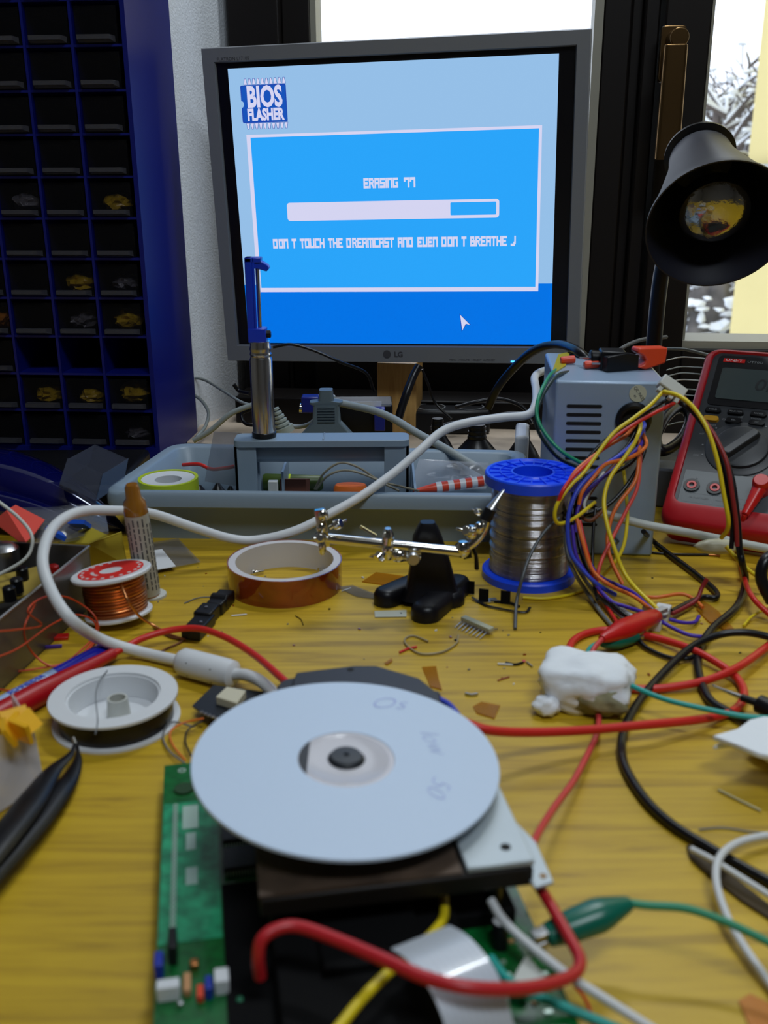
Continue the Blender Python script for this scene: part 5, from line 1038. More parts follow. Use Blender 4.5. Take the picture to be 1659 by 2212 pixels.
bm = nb(); blob(bm, T(q.x - 0.022, q.y - 0.010, 0.005) @ Matrix.Diagonal((0.0075, 0.0065, 0.0055, 1)), 0.14, 2, 5, 3)
for v in bm.verts: v.co.z = max(v.co.z, 0.0)
fin('folded_corner', bm, M_tissue, t, sharp=180)
t = thing('folded_napkin', 'folded white paper napkin at the right edge of the desk', 'napkin', P(1620, 1640, 0.0))
for k, (pl, z) in enumerate(((((1538, 1622), (1600, 1618), (1720, 1680), (1720, 1600), (1640, 1580)), 0.015), (((1538, 1600), (1590, 1590), (1618, 1562), (1650, 1558), (1720, 1572), (1720, 1650), (1640, 1640), (1590, 1622)), 0.0195))):
    bm = nb(); pl_ = [tuple(P(x, y, z).xy) for x, y in pl]
    rings(bm, [[Vector((x, y, z + 0.0012 * math.sin(i * 2.1))) for i, (x, y) in enumerate(pl_)], [Vector((x, y, z + 0.0030 + 0.0012 * math.sin(i * 2.1))) for i, (x, y) in enumerate(pl_)]])
    fin('fold', bm, M_tissue, t, bevel=0.0008)
bm = nb(); q = P(1690, 1640, 0.0); blob(bm, T(q.x + 0.004, q.y + 0.004, 0.0075) @ Matrix.Diagonal((0.020, 0.012, 0.0085, 1)), 0.1, 2, 3, 3); fin('crumpled_core', bm, M_tissue, t, sharp=180)
t = thing('probe', 'black test probe with silver tip at the right edge', 'probe', P(1640, 1520, 0.0))
a = P(1541, 1482, 0.010); b = P(1601, 1506, 0.010); c_ = P(1640, 1520, 0.009); d_ = P(1720, 1560, 0.009)
bm = nb(); tube(bm, [a, b], lambda s: 0.0006 + 0.0009 * min(1, s * 6), 12, sub=1); fin('tip', bm, M_chrome, t)
bm = nb(); tube(bm, [b, c_], 0.0021, 14, sub=1); tube(bm, [c_, c_.lerp(d_, 0.1), d_], lambda s: 0.0040 + 0.001 * min(1, s * 5), 16, sub=3); fin('handle', bm, M_black, t)
# white wires lower right, flat dark brown strip
for nm, lb, m, r, pts in (
    ('white_wire', 'white wire looping down the lower right edge of the desk', M_cablewhite, 0.0016, ((1700, 1805, 0.004), (1650, 1806, 0.005), (1590, 1822, 0.007), (1553, 1855, 0.009), (1548, 1910, 0.008), (1575, 1990, 0.006), (1620, 2065, 0.004), (1690, 2160, 0.003))),
    ('white_wire', 'straight white wire lying over the black cable at lower right', M_cablewhite, 0.0013, ((1494, 1834, 0.0045), (1540, 1858, 0.0065), (1600, 1895, 0.0065), (1690, 1952, 0.0055))),
    ('thin_wire', 'hair-thin wire along the desk above the white loop', M_greywire, 0.0004, ((1510, 1792, 0.0008), (1560, 1788, 0.0008), (1620, 1796, 0.0008), (1690, 1800, 0.0008))),
    ('wire_offcut', 'pale straight wire offcut lying right of the black cable', mat('straw', (0.55, 0.50, 0.28), 0.5), 0.0006, ((1552, 1706, 0.0008), (1600, 1730, 0.0008), (1643, 1751, 0.0008)))):
    cable(nm, lb, 'wire', m, r, pts)
bm = nb(); prism(bm, gp([(1482, 1832), (1496, 1830), (1560, 1880), (1700, 1990), (1700, 2015), (1600, 1950), (1512, 1880), (1490, 1858)]), 0.0002, 0.0016); tag(fin('dark_strip', bm, mat('dark_brown', (0.05, 0.03, 0.01), 0.6, metal=0.2), bevel=0.0003), 'dark brown flat strip under the white wires at lower right', 'scraper')

# ================================================================== disc, drive and board
PCA = P(355, 1652, 0.012); pd = (P(331, 2212, 0.012) - PCA).normalized(); px_ = Vector((-pd.y, pd.x, 0)); 
MB_ = basis((PCA.x, PCA.y, 0.0), px_, -pd, (0, 0, 1))     # x to the right, y away from camera (origin rear left corner)
t = thing('circuit_board', 'green console circuit board under the optical drive', 'circuit board', M=MB_)
board = t
bm = nb(); pw_, pl_ = 0.134, 0.190; box(bm, 0, pw_, -pl_, 0, 0.0100, 0.0116); fin('board', bm, M_pcb, t, local=True)
bm = nb(); box(bm, 0.0005, 0.0230, -0.1150, -0.0310, 0.0116, 0.0119); fin('solder_mask_strip', bm, M_pcblight, t, local=True)
bm = nb()
for k in range(34): ringlathe(bm, [(0.0011, 0.0119), (0.0011, 0.0123), (0.0005, 0.0123), (0.0005, 0.0119)], T(0.0055, -0.033 - k * 0.00245, 0), 10)
for k in range(3): ringlathe(bm, [(0.0018, 0.0116), (0.0018, 0.0120), (0.0010, 0.0120), (0.0010, 0.0116)], T(0.008 + k * 0.006, -0.006 - k * 0.005, 0), 12)
fin('solder_pads', bm, M_via, t, local=True)
bm = nb(); box(bm, 0.0085, 0.0150, -0.050, -0.034, 0.0119, 0.0121); box(bm, 0.0100, 0.0140, -0.064, -0.053, 0.0119, 0.01205); box(bm, 0.0100, 0.0145, -0.085, -0.075, 0.0119, 0.01205); fin('silkscreen', bm, mat('silk', (0.45, 0.62, 0.55), 0.5), t, local=True)
bm = nb(); lathe(bm, [(0.0045, 0), (0.0042, 0.0010)], T(0.009, -0.021, 0.0116), 24); fin('screw_land', bm, mat('dark_green', (0.01, 0.05, 0.01), 0.4), t, local=True)
for k in range(3):
    y = -0.034 - k * 0.0175
    bm = nb(); box(bm, 0.0245, 0.052, y - 0.013, y, 0.0122, 0.0150); chp = fin('memory_chip', bm, M_chip, t, local=True, bevel=0.0003)
    bm = nb()
    for i in range(24): box(bm, 0.0252 + i * 0.00112, 0.0257 + i * 0.00112, y - 0.0148, y - 0.013, 0.0118, 0.0135); box(bm, 0.0252 + i * 0.00112, 0.0257 + i * 0.00112, y, y + 0.0016, 0.0118, 0.0135)
    fin('chip_pins', bm, M_via, chp, local=True)
# black blocks and plate standing in for the shade between board and drive
bm = nb(); box(bm, 0.040, 0.105, -0.180, -0.070, 0.0116, 0.021); box(bm, 0.055, 0.09, -0.150, -0.09, 0.021, 0.024); box(bm, 0.105, 0.128, -0.128, -0.070, 0.0116, 0.018); fin('shade_block', bm, M_blackmatte, t, local=True, bevel=0.001)
bm = nb(); box(bm, 0.0235, 0.040, -0.19, -0.088, 0.0117, 0.0126); fin('shade_plate', bm, M_blackmatte, t, local=True)
random.seed(31)
def bpt(px, py, z=0.0125): return MB_.inverted() @ P(px, py, z)
for px, py, sx, sy, sz, m, nm in ((365, 2150, .0075, .0042, .006, M_white, 'white_connector'), (480, 2131, .0048, .0062, .006, M_white, 'white_connector'), (345, 2096, .003, .007, .006, mat('cap_blue', (0.01, 0.03, 0.35), 0.35), 'blue_capacitor'), (452, 2142, .0024, .006, .005, MATS['cap_blue'], 'blue_capacitor'), (405, 2130, .0025, .008, .003, mat('resistor_tan', (0.55, 0.28, 0.12), 0.5), 'resistor'), (433, 2150, .0022, .0055, .003, M_orangered, 'resistor'), (375, 2060, .003, .010, .008, M_black, 'black_component'), (420, 2088, .003, .003, .003, M_copper, 'coil'), (390, 2170, .002, .002, .002, M_silver, 'solder_joint'), (518, 2160, .002, .002, .0015, M_pcblight, 'chip_resistor')):
    q = bpt(px, py); bm = nb(); box(bm, q.x - sx / 2, q.x + sx / 2, q.y - sy / 2, q.y + sy / 2, 0.0117, 0.0117 + sz); fin(nm, bm, m, t, local=True, bevel=0.0004)
# right edge of the board: connectors and solder joints
for px, py, r_, h_, m, nm in ((1079, 2040, 0.0030, 0.011, M_black, 'capacitor'), (1120, 2150, 0.003, 0.004, mat('pad_green', (0.02, 0.25, 0.12), 0.4), 'coil')):
    q = bpt(px, py); bm = nb(); lathe(bm, [(r_, 0), (r_, h_ - 0.0006), (r_ * 0.85, h_)], T(q.x, q.y, 0.0117), 20); cp = fin(nm, bm, m, t, local=True)
    if nm == 'capacitor': bm = nb(); lathe(bm, [(r_ * 0.86, h_), (r_ * 0.8, h_ + 0.0004)], T(q.x, q.y, 0.0117), 20); fin('capacitor_top', bm, M_white, cp, local=True)
for k in range(7):
    q = bpt(1118 + k * 8, 2030 + k * 13); bm = nb(); lathe(bm, [(0.0012, 0), (0.0010, 0.0010), (0.0004, 0.0016)], T(q.x, q.y, 0.0116), 12); fin('solder_joint', bm, M_via, t, local=True)
q = bpt(1130, 2120); bm = nb(); prism(bm, [(-.006, -.004), (.007, -.005), (.003, .007)], 0.0117, 0.017, T(q.x, q.y, 0)); fin('corner_connector', bm, M_offwhite, t, local=True, bevel=0.0005)
for i in range(16):
    bm = nb(); q = bpt(random.uniform(1060, 1190), random.uniform(1990, 2190)); s = random.uniform(0.0006, 0.0013); box(bm, q.x - s, q.x + s, q.y - s * 0.6, q.y + s * 0.6, 0.0116, 0.0126)
    fin('surface_part', bm, random.choice([M_chip, MATS['resistor_tan'], M_via, MATS['silk']]), t, local=True)

# optical drive
DR = R(-14); dcn = P(748, 1660, 0.050)
DM = T(P(745, 1664, 0.0515).x, P(745, 1664, 0.0515).y, 0) @ RZ(R(14))
pr = [P(1158, 1862, 0.042), P(1086, 1712, 0.042)]
ex = (pr[1] - pr[0]); ex.z = 0; ex.normalize()           # drive's right edge direction (away from camera)
xx = Vector((ex.y, -ex.x, 0)); o_ = Vector((pr[0].x, pr[0].y, 0)); DM = basis(o_, xx, ex, (0, 0, 1))   # origin: front right corner
t = thing('optical_drive', 'dark optical disc drive mounted above the board, carrying the white disc', 'disc drive', M=DM)
bm = nb(); box(bm, -0.096, -0.0005, 0.0, 0.108, 0.032, 0.0395); fin('chassis', bm, M_darkplate, t, local=True, bevel=0.001)
bm = nb(); prism(bm, [(-0.092, 0.050), (-0.032, 0.050), (-0.032, 0.10), (-0.092, 0.10)], 0.0395, 0.0415); prism(bm, [(-0.096, 0.001), (-0.026, 0.001), (-0.026, 0.045), (-0.096, 0.045)], 0.0395, 0.0405); fin('top_cover', bm, mat('brown_metal', (0.10, 0.065, 0.045), 0.5, metal=0.3, noisy=(40, 0.5, 4)), t, local=True)
bm = nb(); prism(bm, [(-0.0245, 0.001), (0.0, 0.001), (0.0, 0.090), (-0.0245, 0.090)], 0.0396, 0.0420); tp = fin('side_plate', bm, M_plate, t, local=True, bevel=0.0006)
q = DM.inverted() @ P(1092, 1830, 0.042); bm = nb(); lathe(bm, [(0.0019, 0), (0.0019, 0.0002)], T(q.x, q.y, 0.0420), 20); fin('screw_hole', bm, M_slot, tp, local=True)
q0 = DM.inverted() @ P(1158, 1812, 0.036); q1 = DM.inverted() @ P(1196, 1908, 0.034); q2 = DM.inverted() @ P(1156, 1920, 0.034)
bm = nb(); prism(bm, [(-0.002, 0.05), (q0.x, q0.y), (q1.x, q1.y), (q2.x, q2.y), (-0.002, 0.0)][::-1], 0.0335, 0.0347); fin('lower_flange', bm, M_plate, t, local=True, bevel=0.0003)
bm = nb(); lathe(bm, [(0.0013, 0.0347), (0.0013, 0.0349)], T(q2.x + 0.0045, q2.y + 0.005, 0), 14); fin('brass_screw', bm, M_brass, t, local=True)
# rear black housing with clipped corner
hp_ = [P(x, y, 0.038) for x, y in ((632, 1470), (640, 1452), (765, 1437), (812, 1437), (905, 1464), (950, 1500), (960, 1560), (620, 1560))]
bm = nb(); prism(bm, [tuple(p.xy) for p in hp_][::-1], 0.008, 0.038); prism(bm, [tuple(P(x, y, 0.034).xy) for x, y in ((598, 1482), (612, 1468), (640, 1462), (640, 1520), (600, 1510))], 0.010, 0.034); prism(bm, [tuple(P(x, y, 0.034).xy) for x, y in ((925, 1490), (948, 1492), (960, 1512), (940, 1530))], 0.010, 0.034); fin('rear_housing', bm, mat('housing_black', (0.018, 0.019, 0.026), 0.5), t, bevel=0.0008)
bm = nb(); q = P(757, 1446, 0.0381); lathe(bm, [(0.0017, 0), (0.0017, 0.0001)], T(q.x, q.y, 0.0380), 14); fin('housing_hole', bm, M_slot, t)
bm = nb(); tube(bm, C((945, 1508, 0.036), (970, 1522, 0.035), (990, 1545, 0.032)), 0.0014, 8); fin('blue_lead', bm, M_bluewire, t, label='blue wire stub')
for ax_, ay_ in ((-0.090, 0.008), (-0.012, 0.010), (-0.088, 0.098), (-0.012, 0.098)):
    bm = nb(); lathe(bm, [(0.0035, 0.0116), (0.0030, 0.032)], T(ax_, ay_, 0), 14); fin('support_post', bm, M_black, t, local=True)

dcen = P(748, 1641, 0.0515); dn = (Vector((0.050, -0.012, 1))).normalized(); MD = align(dcen, dn, (0, 1, 0)) @ RZ(R(90))
hub = thing('spindle_hub', 'black spindle hub in the centre of the white disc', 'hub', M=MD)
bm = nb(); lathe(bm, [(0.0120, -0.0092), (0.0122, -0.0016), (0.0070, -0.0008), (0.0070, 0.0010), (0.0060, 0.0022), (0.0012, 0.0024), (0.0010, 0.0012)], MD, 40); hb = fin('hub', bm, mat('hub_black', (0.016, 0.020, 0.026), 0.45), hub)
disc = thing('compact_disc', 'white printable compact disc lying on the drive in the foreground', 'disc', M=MD)
bm = nb(); ringlathe(bm, [(0.0600, -0.0006), (0.0600, 0.0005), (0.0597, 0.0007), (0.0192, 0.0007), (0.0190, 0.0005), (0.0190, -0.0006)], MD, 128); fin('printed_face', bm, M_discwhite, disc, sharp=30)
bm = nb(); ringlathe(bm, [(0.0190, -0.0006), (0.0190, 0.0004), (0.0172, 0.00045), (0.0170, 0.0006), (0.0167, 0.00045), (0.0075, 0.00045), (0.0075, -0.0006)], MD, 64); fin('clear_ring', bm, clear('clear_hub', (0.84, 0.83, 0.88), 0.62, 0.12), disc, sharp=30)
bm = nb(); ringlathe(bm, [(0.0188, -0.0012), (0.0188, -0.0007), (0.0165, -0.0007), (0.0165, -0.0012)], MD, 64); fin('mirror_band', bm, mat('mirror_band', (0.75, 0.72, 0.80), 0.2, metal=0.8), disc)
# dark gap seen through the clear ring at its left
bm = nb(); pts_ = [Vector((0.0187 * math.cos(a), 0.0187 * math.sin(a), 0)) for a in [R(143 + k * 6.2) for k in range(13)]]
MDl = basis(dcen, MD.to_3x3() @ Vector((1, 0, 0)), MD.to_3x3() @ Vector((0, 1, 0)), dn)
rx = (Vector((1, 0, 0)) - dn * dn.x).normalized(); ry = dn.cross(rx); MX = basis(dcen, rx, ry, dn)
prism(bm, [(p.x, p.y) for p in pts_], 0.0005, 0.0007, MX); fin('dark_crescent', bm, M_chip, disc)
bm = nb(); text(bm, 'Os', MX @ T(*(MX.inverted() @ P(835, 1522, dcen.z))[:2], 0.0008) @ RZ(R(0)), 0.0135, 0, 0.00002, -0.0003, shear=0.4)
q = MX.inverted() @ P(935, 1598, dcen.z); text(bm, 'low', MX @ T(q.x, q.y, 0.0008) @ RZ(R(-75)), 0.0115, 0, 0.00002, -0.0003, shear=0.4)
q = MX.inverted() @ P(948, 1692, dcen.z); text(bm, '50', MX @ T(q.x, q.y, 0.0008) @ RZ(R(-110)), 0.0120, 0, 0.00002, -0.0003, shear=0.4)
fin('handwriting', bm, M_penink, disc)

# flat ribbon, foreground leads
t = thing('ribbon_cable', 'broad pale ribbon cable folding over at the bottom of the board', 'cable', P(980, 2150, 0.0))
bm = nb(); prof = [P(975, 2200, 0.018), P(965, 2140, 0.026), P(962, 2100, 0.0330), P(960, 2085, 0.0350), P(955, 2062, 0.0345), P(948, 2035, 0.030)]
path = [Vector((0.0, -0.022, 0.020)), Vector((0.0, -0.016, 0.031)), Vector((0.0, -0.010, 0.0365)), Vector((0.0, -0.002, 0.0385)), Vector((0.0, 0.008, 0.0375)), Vector((0.0, 0.018, 0.0335))]
q = P(972, 2078, 0.038); MRb = T(q.x, q.y, 0) @ RZ(R(28))
sm = smoothpts(path, 5); wv = 0.011
rings(bm, [[MRb @ (p + Vector((-wv, 0, 0))), MRb @ (p + Vector((wv, 0, 0))), MRb @ (p + Vector((wv, 0, -0.0004))), MRb @ (p + Vector((-wv, 0, -0.0004)))] for p in sm])
fin('ribbon', bm, mat('ribbon_pale', (0.55, 0.60, 0.68), 0.25, coat=0.4), t, sharp=60)
bm = nb()
for k in range(9):
    x = -0.0095 + k * 0.0023; rings(bm, [[MRb @ (p + Vector((x, 0, 0.00012))), MRb @ (p + Vector((x + 0.0003, 0, 0.00012))), MRb @ (p + Vector((x + 0.0003, 0, -0.0002))), MRb @ (p + Vector((x, 0, -0.0002)))] for p in sm])
fin('conductor_lines', bm, mat('ribbon_line', (0.42, 0.45, 0.50), 0.4), t)
for nm, lb, m, r, pts in (
    ('red_lead', 'red lead arching low across the board front and up to the drive corner', mat('lead_red', (0.50, 0.014, 0.022), 0.4), 0.0021, ((562, 2110, 0.026), (558, 2070, 0.034), (566, 2030, 0.040), (600, 2006, 0.042), (650, 2003, 0.042), (740, 2035, 0.042), (850, 2082, 0.043), (920, 2112, 0.043), (1010, 2133, 0.043), (1120, 2136, 0.038), (1200, 2122, 0.032), (1245, 2100, 0.028), (1252, 2070, 0.026), (1232, 2030, 0.026), (1195, 1965, 0.027), (1168, 1920, 0.028), (1150, 1890, 0.029))),
    ('white_wire', 'white wire running from under the drive to the lower right', M_cablewhite, 0.0016, ((1060, 1945, 0.026), (1085, 1985, 0.024), (1130, 2030, 0.022), (1220, 2102, 0.020), (1310, 2160, 0.016), (1420, 2230, 0.012))),
    ('yellow_wire', 'yellow wire crossing the black shade block at the bottom', M_yellow, 0.0017, ((960, 1940, 0.022), (955, 1990, 0.026), (900, 2050, 0.030), (840, 2100, 0.031), (780, 2160, 0.031), (720, 2235, 0.031))),
    ('teal_wire', 'teal wire leaving the bottom right corner of the board', M_teal, 0.0016, ((1060, 2070, 0.018), (1090, 2110, 0.019), (1135, 2142, 0.019), (1220, 2175, 0.015), (1340, 2225, 0.010))),
    ('red_thin_wire', 'thin red wire dropping from the board beside the white wire', M_redwire, 0.0006, ((1240, 2128, 0.010), (1262, 2155, 0.006), (1275, 2185, 0.003), (1285, 2220, 0.001)))):
    cable(nm, lb, 'wire', m, r, pts)
t = gator('alligator_clip', 'dark green alligator clip on the board corner at lower right', M_clipgreen, P(1362, 1950, 0.026), P(1178, 2022, 0.020), 1, 0.0062)
bm = nb(); tube(bm, C((1360, 1951, 0.026), (1400, 1956, 0.026), (1480, 1962, 0.026), (1560, 1988, 0.024), (1640, 2025, 0.022), (1710, 2062, 0.020)), 0.0015, 10); fin('lead', bm, M_green, t)

# ================================================================== left side things
# metal box
t = thing('steel_box', 'open steel parts box at the left edge of the desk', 'box', P(60, 1300, 0.0))
zr = 0.040; c1 = P(192, 1180, zr); c0 = P(-60, 1385, zr); c1b = Vector((c1.x, c1.y, 0)); c0b = Vector((c0.x, c0.y, 0)); e1 = (c0 - c1).normalized(); n1 = Vector((e1.y, -e1.x, 0))
if n1.x > 0: n1 = -n1
L1 = 0.20; MBx = basis((c1.x, c1.y, 0), e1, n1, Vector(e1).cross(n1)); sgn = 1 if MBx.to_3x3().determinant() > 0 else -1
fl = Vector(e1).cross(n1).z
bm = nb()
def bx(x0, x1, y0, y1, z0, z1):
    vs = [c1b + e1 * x + n1 * y + Vector((0, 0, z)) for z in (z0, z1) for x, y in ((x0, y0), (x1, y0), (x1, y1), (x0, y1))]
    v = [bm.verts.new(p) for p in vs]
    for f in ((0, 1, 2, 3), (4, 5, 6, 7), (0, 1, 5, 4), (1, 2, 6, 5), (2, 3, 7, 6), (3, 0, 4, 7)): bm.faces.new([v[i] for i in f])
bx(0, L1, 0, 0.001, 0, zr); bx(0, L1, 0.16, 0.161, 0, zr); bx(0, 0.001, 0, 0.16, 0, zr); bx(L1 - 0.001, L1, 0, 0.16, 0, zr); bx(0, L1, 0, 0.16, 0, 0.001)
fin('shell', bm, M_bin, t)
bm = nb(); tube(bm, [c1, c1 + e1 * L1], 0.0008, 8, sub=1); tube(bm, [c1, c1 + n1 * 0.16], 0.0006, 8, sub=1); fin('rolled_rim', bm, M_silver, t)
def bip(x, y, z=0.0012): return c1b + e1 * x + n1 * y + Vector((0, 0, z))
bm = nb(); prism(bm, [(-.022, -.014), (.022, -.014), (.022, .014), (-.022, .014)], 0, 0.0015, T(*P(40, 1265, 0.028)) @ RZ(R(38)) @ RX(R(12))); 
t = thing('yellow_circuit_board', 'small mustard circuit board with round parts inside the steel box', 'circuit board', P(40, 1265, 0.028)); fin('board', bm, mat('mustard_board', (0.34, 0.24, 0.03), 0.5), t)
for px, py in ((48, 1238), (36, 1262), (20, 1280)):
    bm = nb(); q = P(px, py, 0.034); lathe(bm, [(0.0038, -0.005), (0.0038, 0.003), (0.0030, 0.004)], T(*q), 20); fin('capacitor', bm, M_black, t)
for px, py, s, m, nm, lb in ((116, 1234, 0.0035, M_red, 'red_bead', 'small red bead inside the steel box near its rim'), (10, 1215, 0.010, M_silver, 'metal_can', 'shiny metal can at the far left inside the steel box')):
    bm = nb(); q = P(px, py, 0.03); lathe(bm, [(s, -s), (s, s), (s * 0.6, s * 1.3)], T(*q), 20); tag(fin(nm, bm, m), lb, nm.replace('_', ' '))
cable('grey_wire', 'grey wire bowing out over the steel box at the left edge', 'wire', M_offwhite, 0.0011, ((-30, 1062, 0.60), (0, 1086, 0.595), (40, 1118, 0.59), (68, 1155, 0.58), (66, 1190, 0.575), (45, 1215, 0.57), (0, 1240, 0.565), (-30, 1255, 0.56)))
# glossy blue tool grip
t = thing('blue_case', 'glossy navy blue plastic case in front of the drawer cabinet', 'case', P(90, 1050, 0.0))
bm = nb(); L = []
for s in range(15):
    u_ = s / 14; c = P(-90, 1010, 0.80).lerp(P(262, 1085, 0.745), u_); r1 = 0.030 * (1 - u_ ** 2.6) + 0.002; c.z = r1 * 0.9
    L.append([c + Vector((0.3 * r1 * math.cos(a), 1.1 * r1 * math.cos(a), 0.9 * r1 * math.sin(a))) for a in [2 * math.pi * k / 24 for k in range(24)]])
rings(bm, L); fin('shell', bm, M_navy, t, sharp=180)
bm = nb(); q = P(20, 1030, 0.05); L = []
for s in range(11):
    u_ = s / 10; c = P(-80, 1040, 0.745).lerp(P(215, 1078, 0.72), u_); r1 = 0.012 * (1 - u_ ** 3) + 0.0015; c.z = r1 + 0.001 + 0.012 * (1 - u_)
    L.append([c + Vector((0, r1 * math.cos(a), r1 * math.sin(a))) for a in [2 * math.pi * k / 16 for k in range(16)]])
rings(bm, L); fin('edge_roll', bm, M_navy, t, sharp=180)
bm = nb(); box(bm, -0.52, -0.222, 0.795, 0.915, 0, 0.022); tag(fin('added_black_box', bm, M_black, bevel=0.004), 'added flat black box darkening the desk between the drawer cabinet and the navy case', 'case')  # added box that darkens the desk behind the navy case
# loose clear drawer leaning on the tray's left corner
t = thing('loose_drawer', 'loose clear plastic drawer leaning against the left corner of the tray', 'drawer', P(230, 1060, 0.0))
A_ = P(146, 992, 0.755); B_ = P(128, 1048, 0.715); C_ = P(206, 1084, 0.700); D_ = P(205, 960, 0.80); E_ = P(330, 1008, 0.78)
def slab(bm, pts, th):
    n_ = (pts[1] - pts[0]).cross(pts[2] - pts[0]).normalized() * th; rings(bm, [list(pts), [p + n_ for p in pts]])
bm = nb(); slab(bm, [A_, B_, C_, C_ + (A_ - B_)], 0.0012); slab(bm, [A_, D_, D_ + (C_ - B_), C_ + (A_ - B_)], 0.001); slab(bm, [A_, D_, D_ + (B_ - A_) * 0.8, B_], 0.001); slab(bm, [C_, C_ + (D_ - A_), C_ + (D_ - A_) + (A_ - B_), C_ + (A_ - B_)], 0.001)
fin('body', bm, M_clear, t)
bm = nb(); pf_ = [B_ + (A_ - B_) * 0.28, B_ + (A_ - B_) * 0.05, C_ + (A_ - B_) * 0.05, C_ + (A_ - B_) * 0.28]; nf = (B_ - A_).cross(C_ - B_).normalized(); 
slab(bm, [p + nf * -0.004 for p in pf_], 0.0015); fin('pull_lip', bm, M_clear, t)
# papers and scraps
bag('clear_bag', 'heap of clear plastic bags behind the steel box', [P(60, 1185, 0.62), P(235, 1150, 0.66), P(225, 1095, 0.70), P(20, 1100, 0.68)], 0.010, M_bag, 8, 0.016)
def paper(name, label, m, pts, z0, fold=0.006):
    bm = nb(); P_ = [P(x, y, z) for (x, y, z) in pts]; n = len(P_)
    rings(bm, [[p for p in P_], [p + Vector((0, 0, 0.0006)) for p in P_]]); return tag(fin(name, bm, m, sharp=20), label, 'paper')
t = thing('red_paper', 'folded red paper slip on the plastic bags at the left edge', 'paper', P(40, 1130, 0.045))
for pts in (((-15, 1128, 0.045), (14, 1104, 0.052), (56, 1172, 0.046), (40, 1170, 0.042)), ((14, 1104, 0.052), (34, 1092, 0.048), (97, 1124, 0.046), (70, 1160, 0.044), (56, 1172, 0.046))):
    bm = nb(); P_ = [P(*a) for a in pts]; rings(bm, [P_, [p + Vector((0, 0, 0.0006)) for p in P_]]); fin('fold', bm, mat('salmon_red', (0.72, 0.07, 0.045), 0.6), t, sharp=20)
t = thing('yellow_card', 'folded yellow card standing between steel box and flux syringe', 'card', P(225, 1200, 0.0))
for pts in (((190, 1176, 0.030), (262, 1150, 0.030), (276, 1225, 0.004), (200, 1240, 0.004)), ((126, 1172, 0.024), (190, 1138, 0.036), (232, 1158, 0.034), (190, 1176, 0.030))):
    bm = nb(); P_ = [P(*a) for a in pts]; rings(bm, [P_, [p + Vector((0, 0.0005, 0.0006)) for p in P_]]); fin('panel', bm, M_ochre, t, sharp=20)
for px, py, s, lb in ((120, 1152, 0.006, 'blue plastic scrap left of the yellow card'), (172, 1132, 0.006, 'blue plastic scrap behind the yellow card')):
    q = P(px, py, 0.040); bm = nb(); box(bm, -s, s, -s, s, -0.0015, 0.0015, T(*q) @ RZ(R(px)) @ RX(R(35))); tag(fin('blue_scrap', bm, mat('scrap_blue', (0.01, 0.09, 0.55), 0.4)), lb, 'scrap')
bag('small_zip_bag', 'small clear zip bag lying on the desk behind the brown tape roll', [P(322, 1236, 0.002), P(434, 1214, 0.002), P(385, 1163, 0.002), P(300, 1176, 0.002)], 0.0012, M_bag, 12, 0.002)
bm = nb(); prism(bm, gp([(325, 1232), (380, 1222), (350, 1185), (318, 1190)], 0.0042), 0.0034, 0.0039); tag(fin('paper_slip', bm, M_white), 'white paper slip in the small zip bag', 'paper')
for i, (lb, pts) in enumerate((('upper red enamelled wire loop left of the copper spool', ((-20, 1365, 0.004), (40, 1360, 0.006), (90, 1350, 0.010), (60, 1320, 0.014), (95, 1290, 0.018), (150, 1292, 0.018), (200, 1325, 0.012), (210, 1360, 0.006), (180, 1400, 0.003), (120, 1440, 0.002), (70, 1410, 0.002), (52, 1360, 0.006), (75, 1305, 0.016))),
        ('middle red enamelled wire curve left of the copper spool', ((-20, 1425, 0.003), (40, 1400, 0.004), (110, 1350, 0.010), (165, 1328, 0.012), (205, 1345, 0.008), (200, 1385, 0.004), (160, 1425, 0.002), (95, 1442, 0.002), (20, 1452, 0.002), (-20, 1452, 0.002))),
        ('lower red enamelled wire curve above the red probe', ((-20, 1488, 0.002), (50, 1492, 0.002), (110, 1475, 0.002), (165, 1430, 0.002), (205, 1385, 0.003), (214, 1350, 0.005))))):
    pp = []
    for (x_, y_, z_) in pts:
        yw = 0.4735 + 0.00057 * x_; pp.append((x_, y_, yw) if (x_ < 185 and y_ < 1430 and P(x_, y_, z_).y > yw) else (x_, y_, z_))
    cable('enamelled_wire', lb, 'wire', mat('enamel_red', (0.55, 0.055, 0.012), 0.35), 0.0006, pp)
cable('yellow_wire', 'short yellow wire lying below the red wire loops', 'wire', M_yellow, 0.0010, ((70, 1402, 0.0012), (95, 1396, 0.0012), (112, 1375, 0.0012), (128, 1350, 0.0014)))
for px, py, m, lb in ((127, 1380, M_red, 'red plastic chip on the desk beside the steel box'), (112, 1401, M_violet, 'violet wire clipping below the red plastic chip')):
    q = P(px, py, 0); bm = nb(); box(bm, -0.006, 0.006, -0.003 if m is M_red else -0.0006, 0.003 if m is M_red else 0.0006, 0.0001, 0.0022, T(q.x, q.y, 0) @ RZ(R(10))); tag(fin('plastic_chip', bm, m, bevel=0.0003), lb, 'scrap')
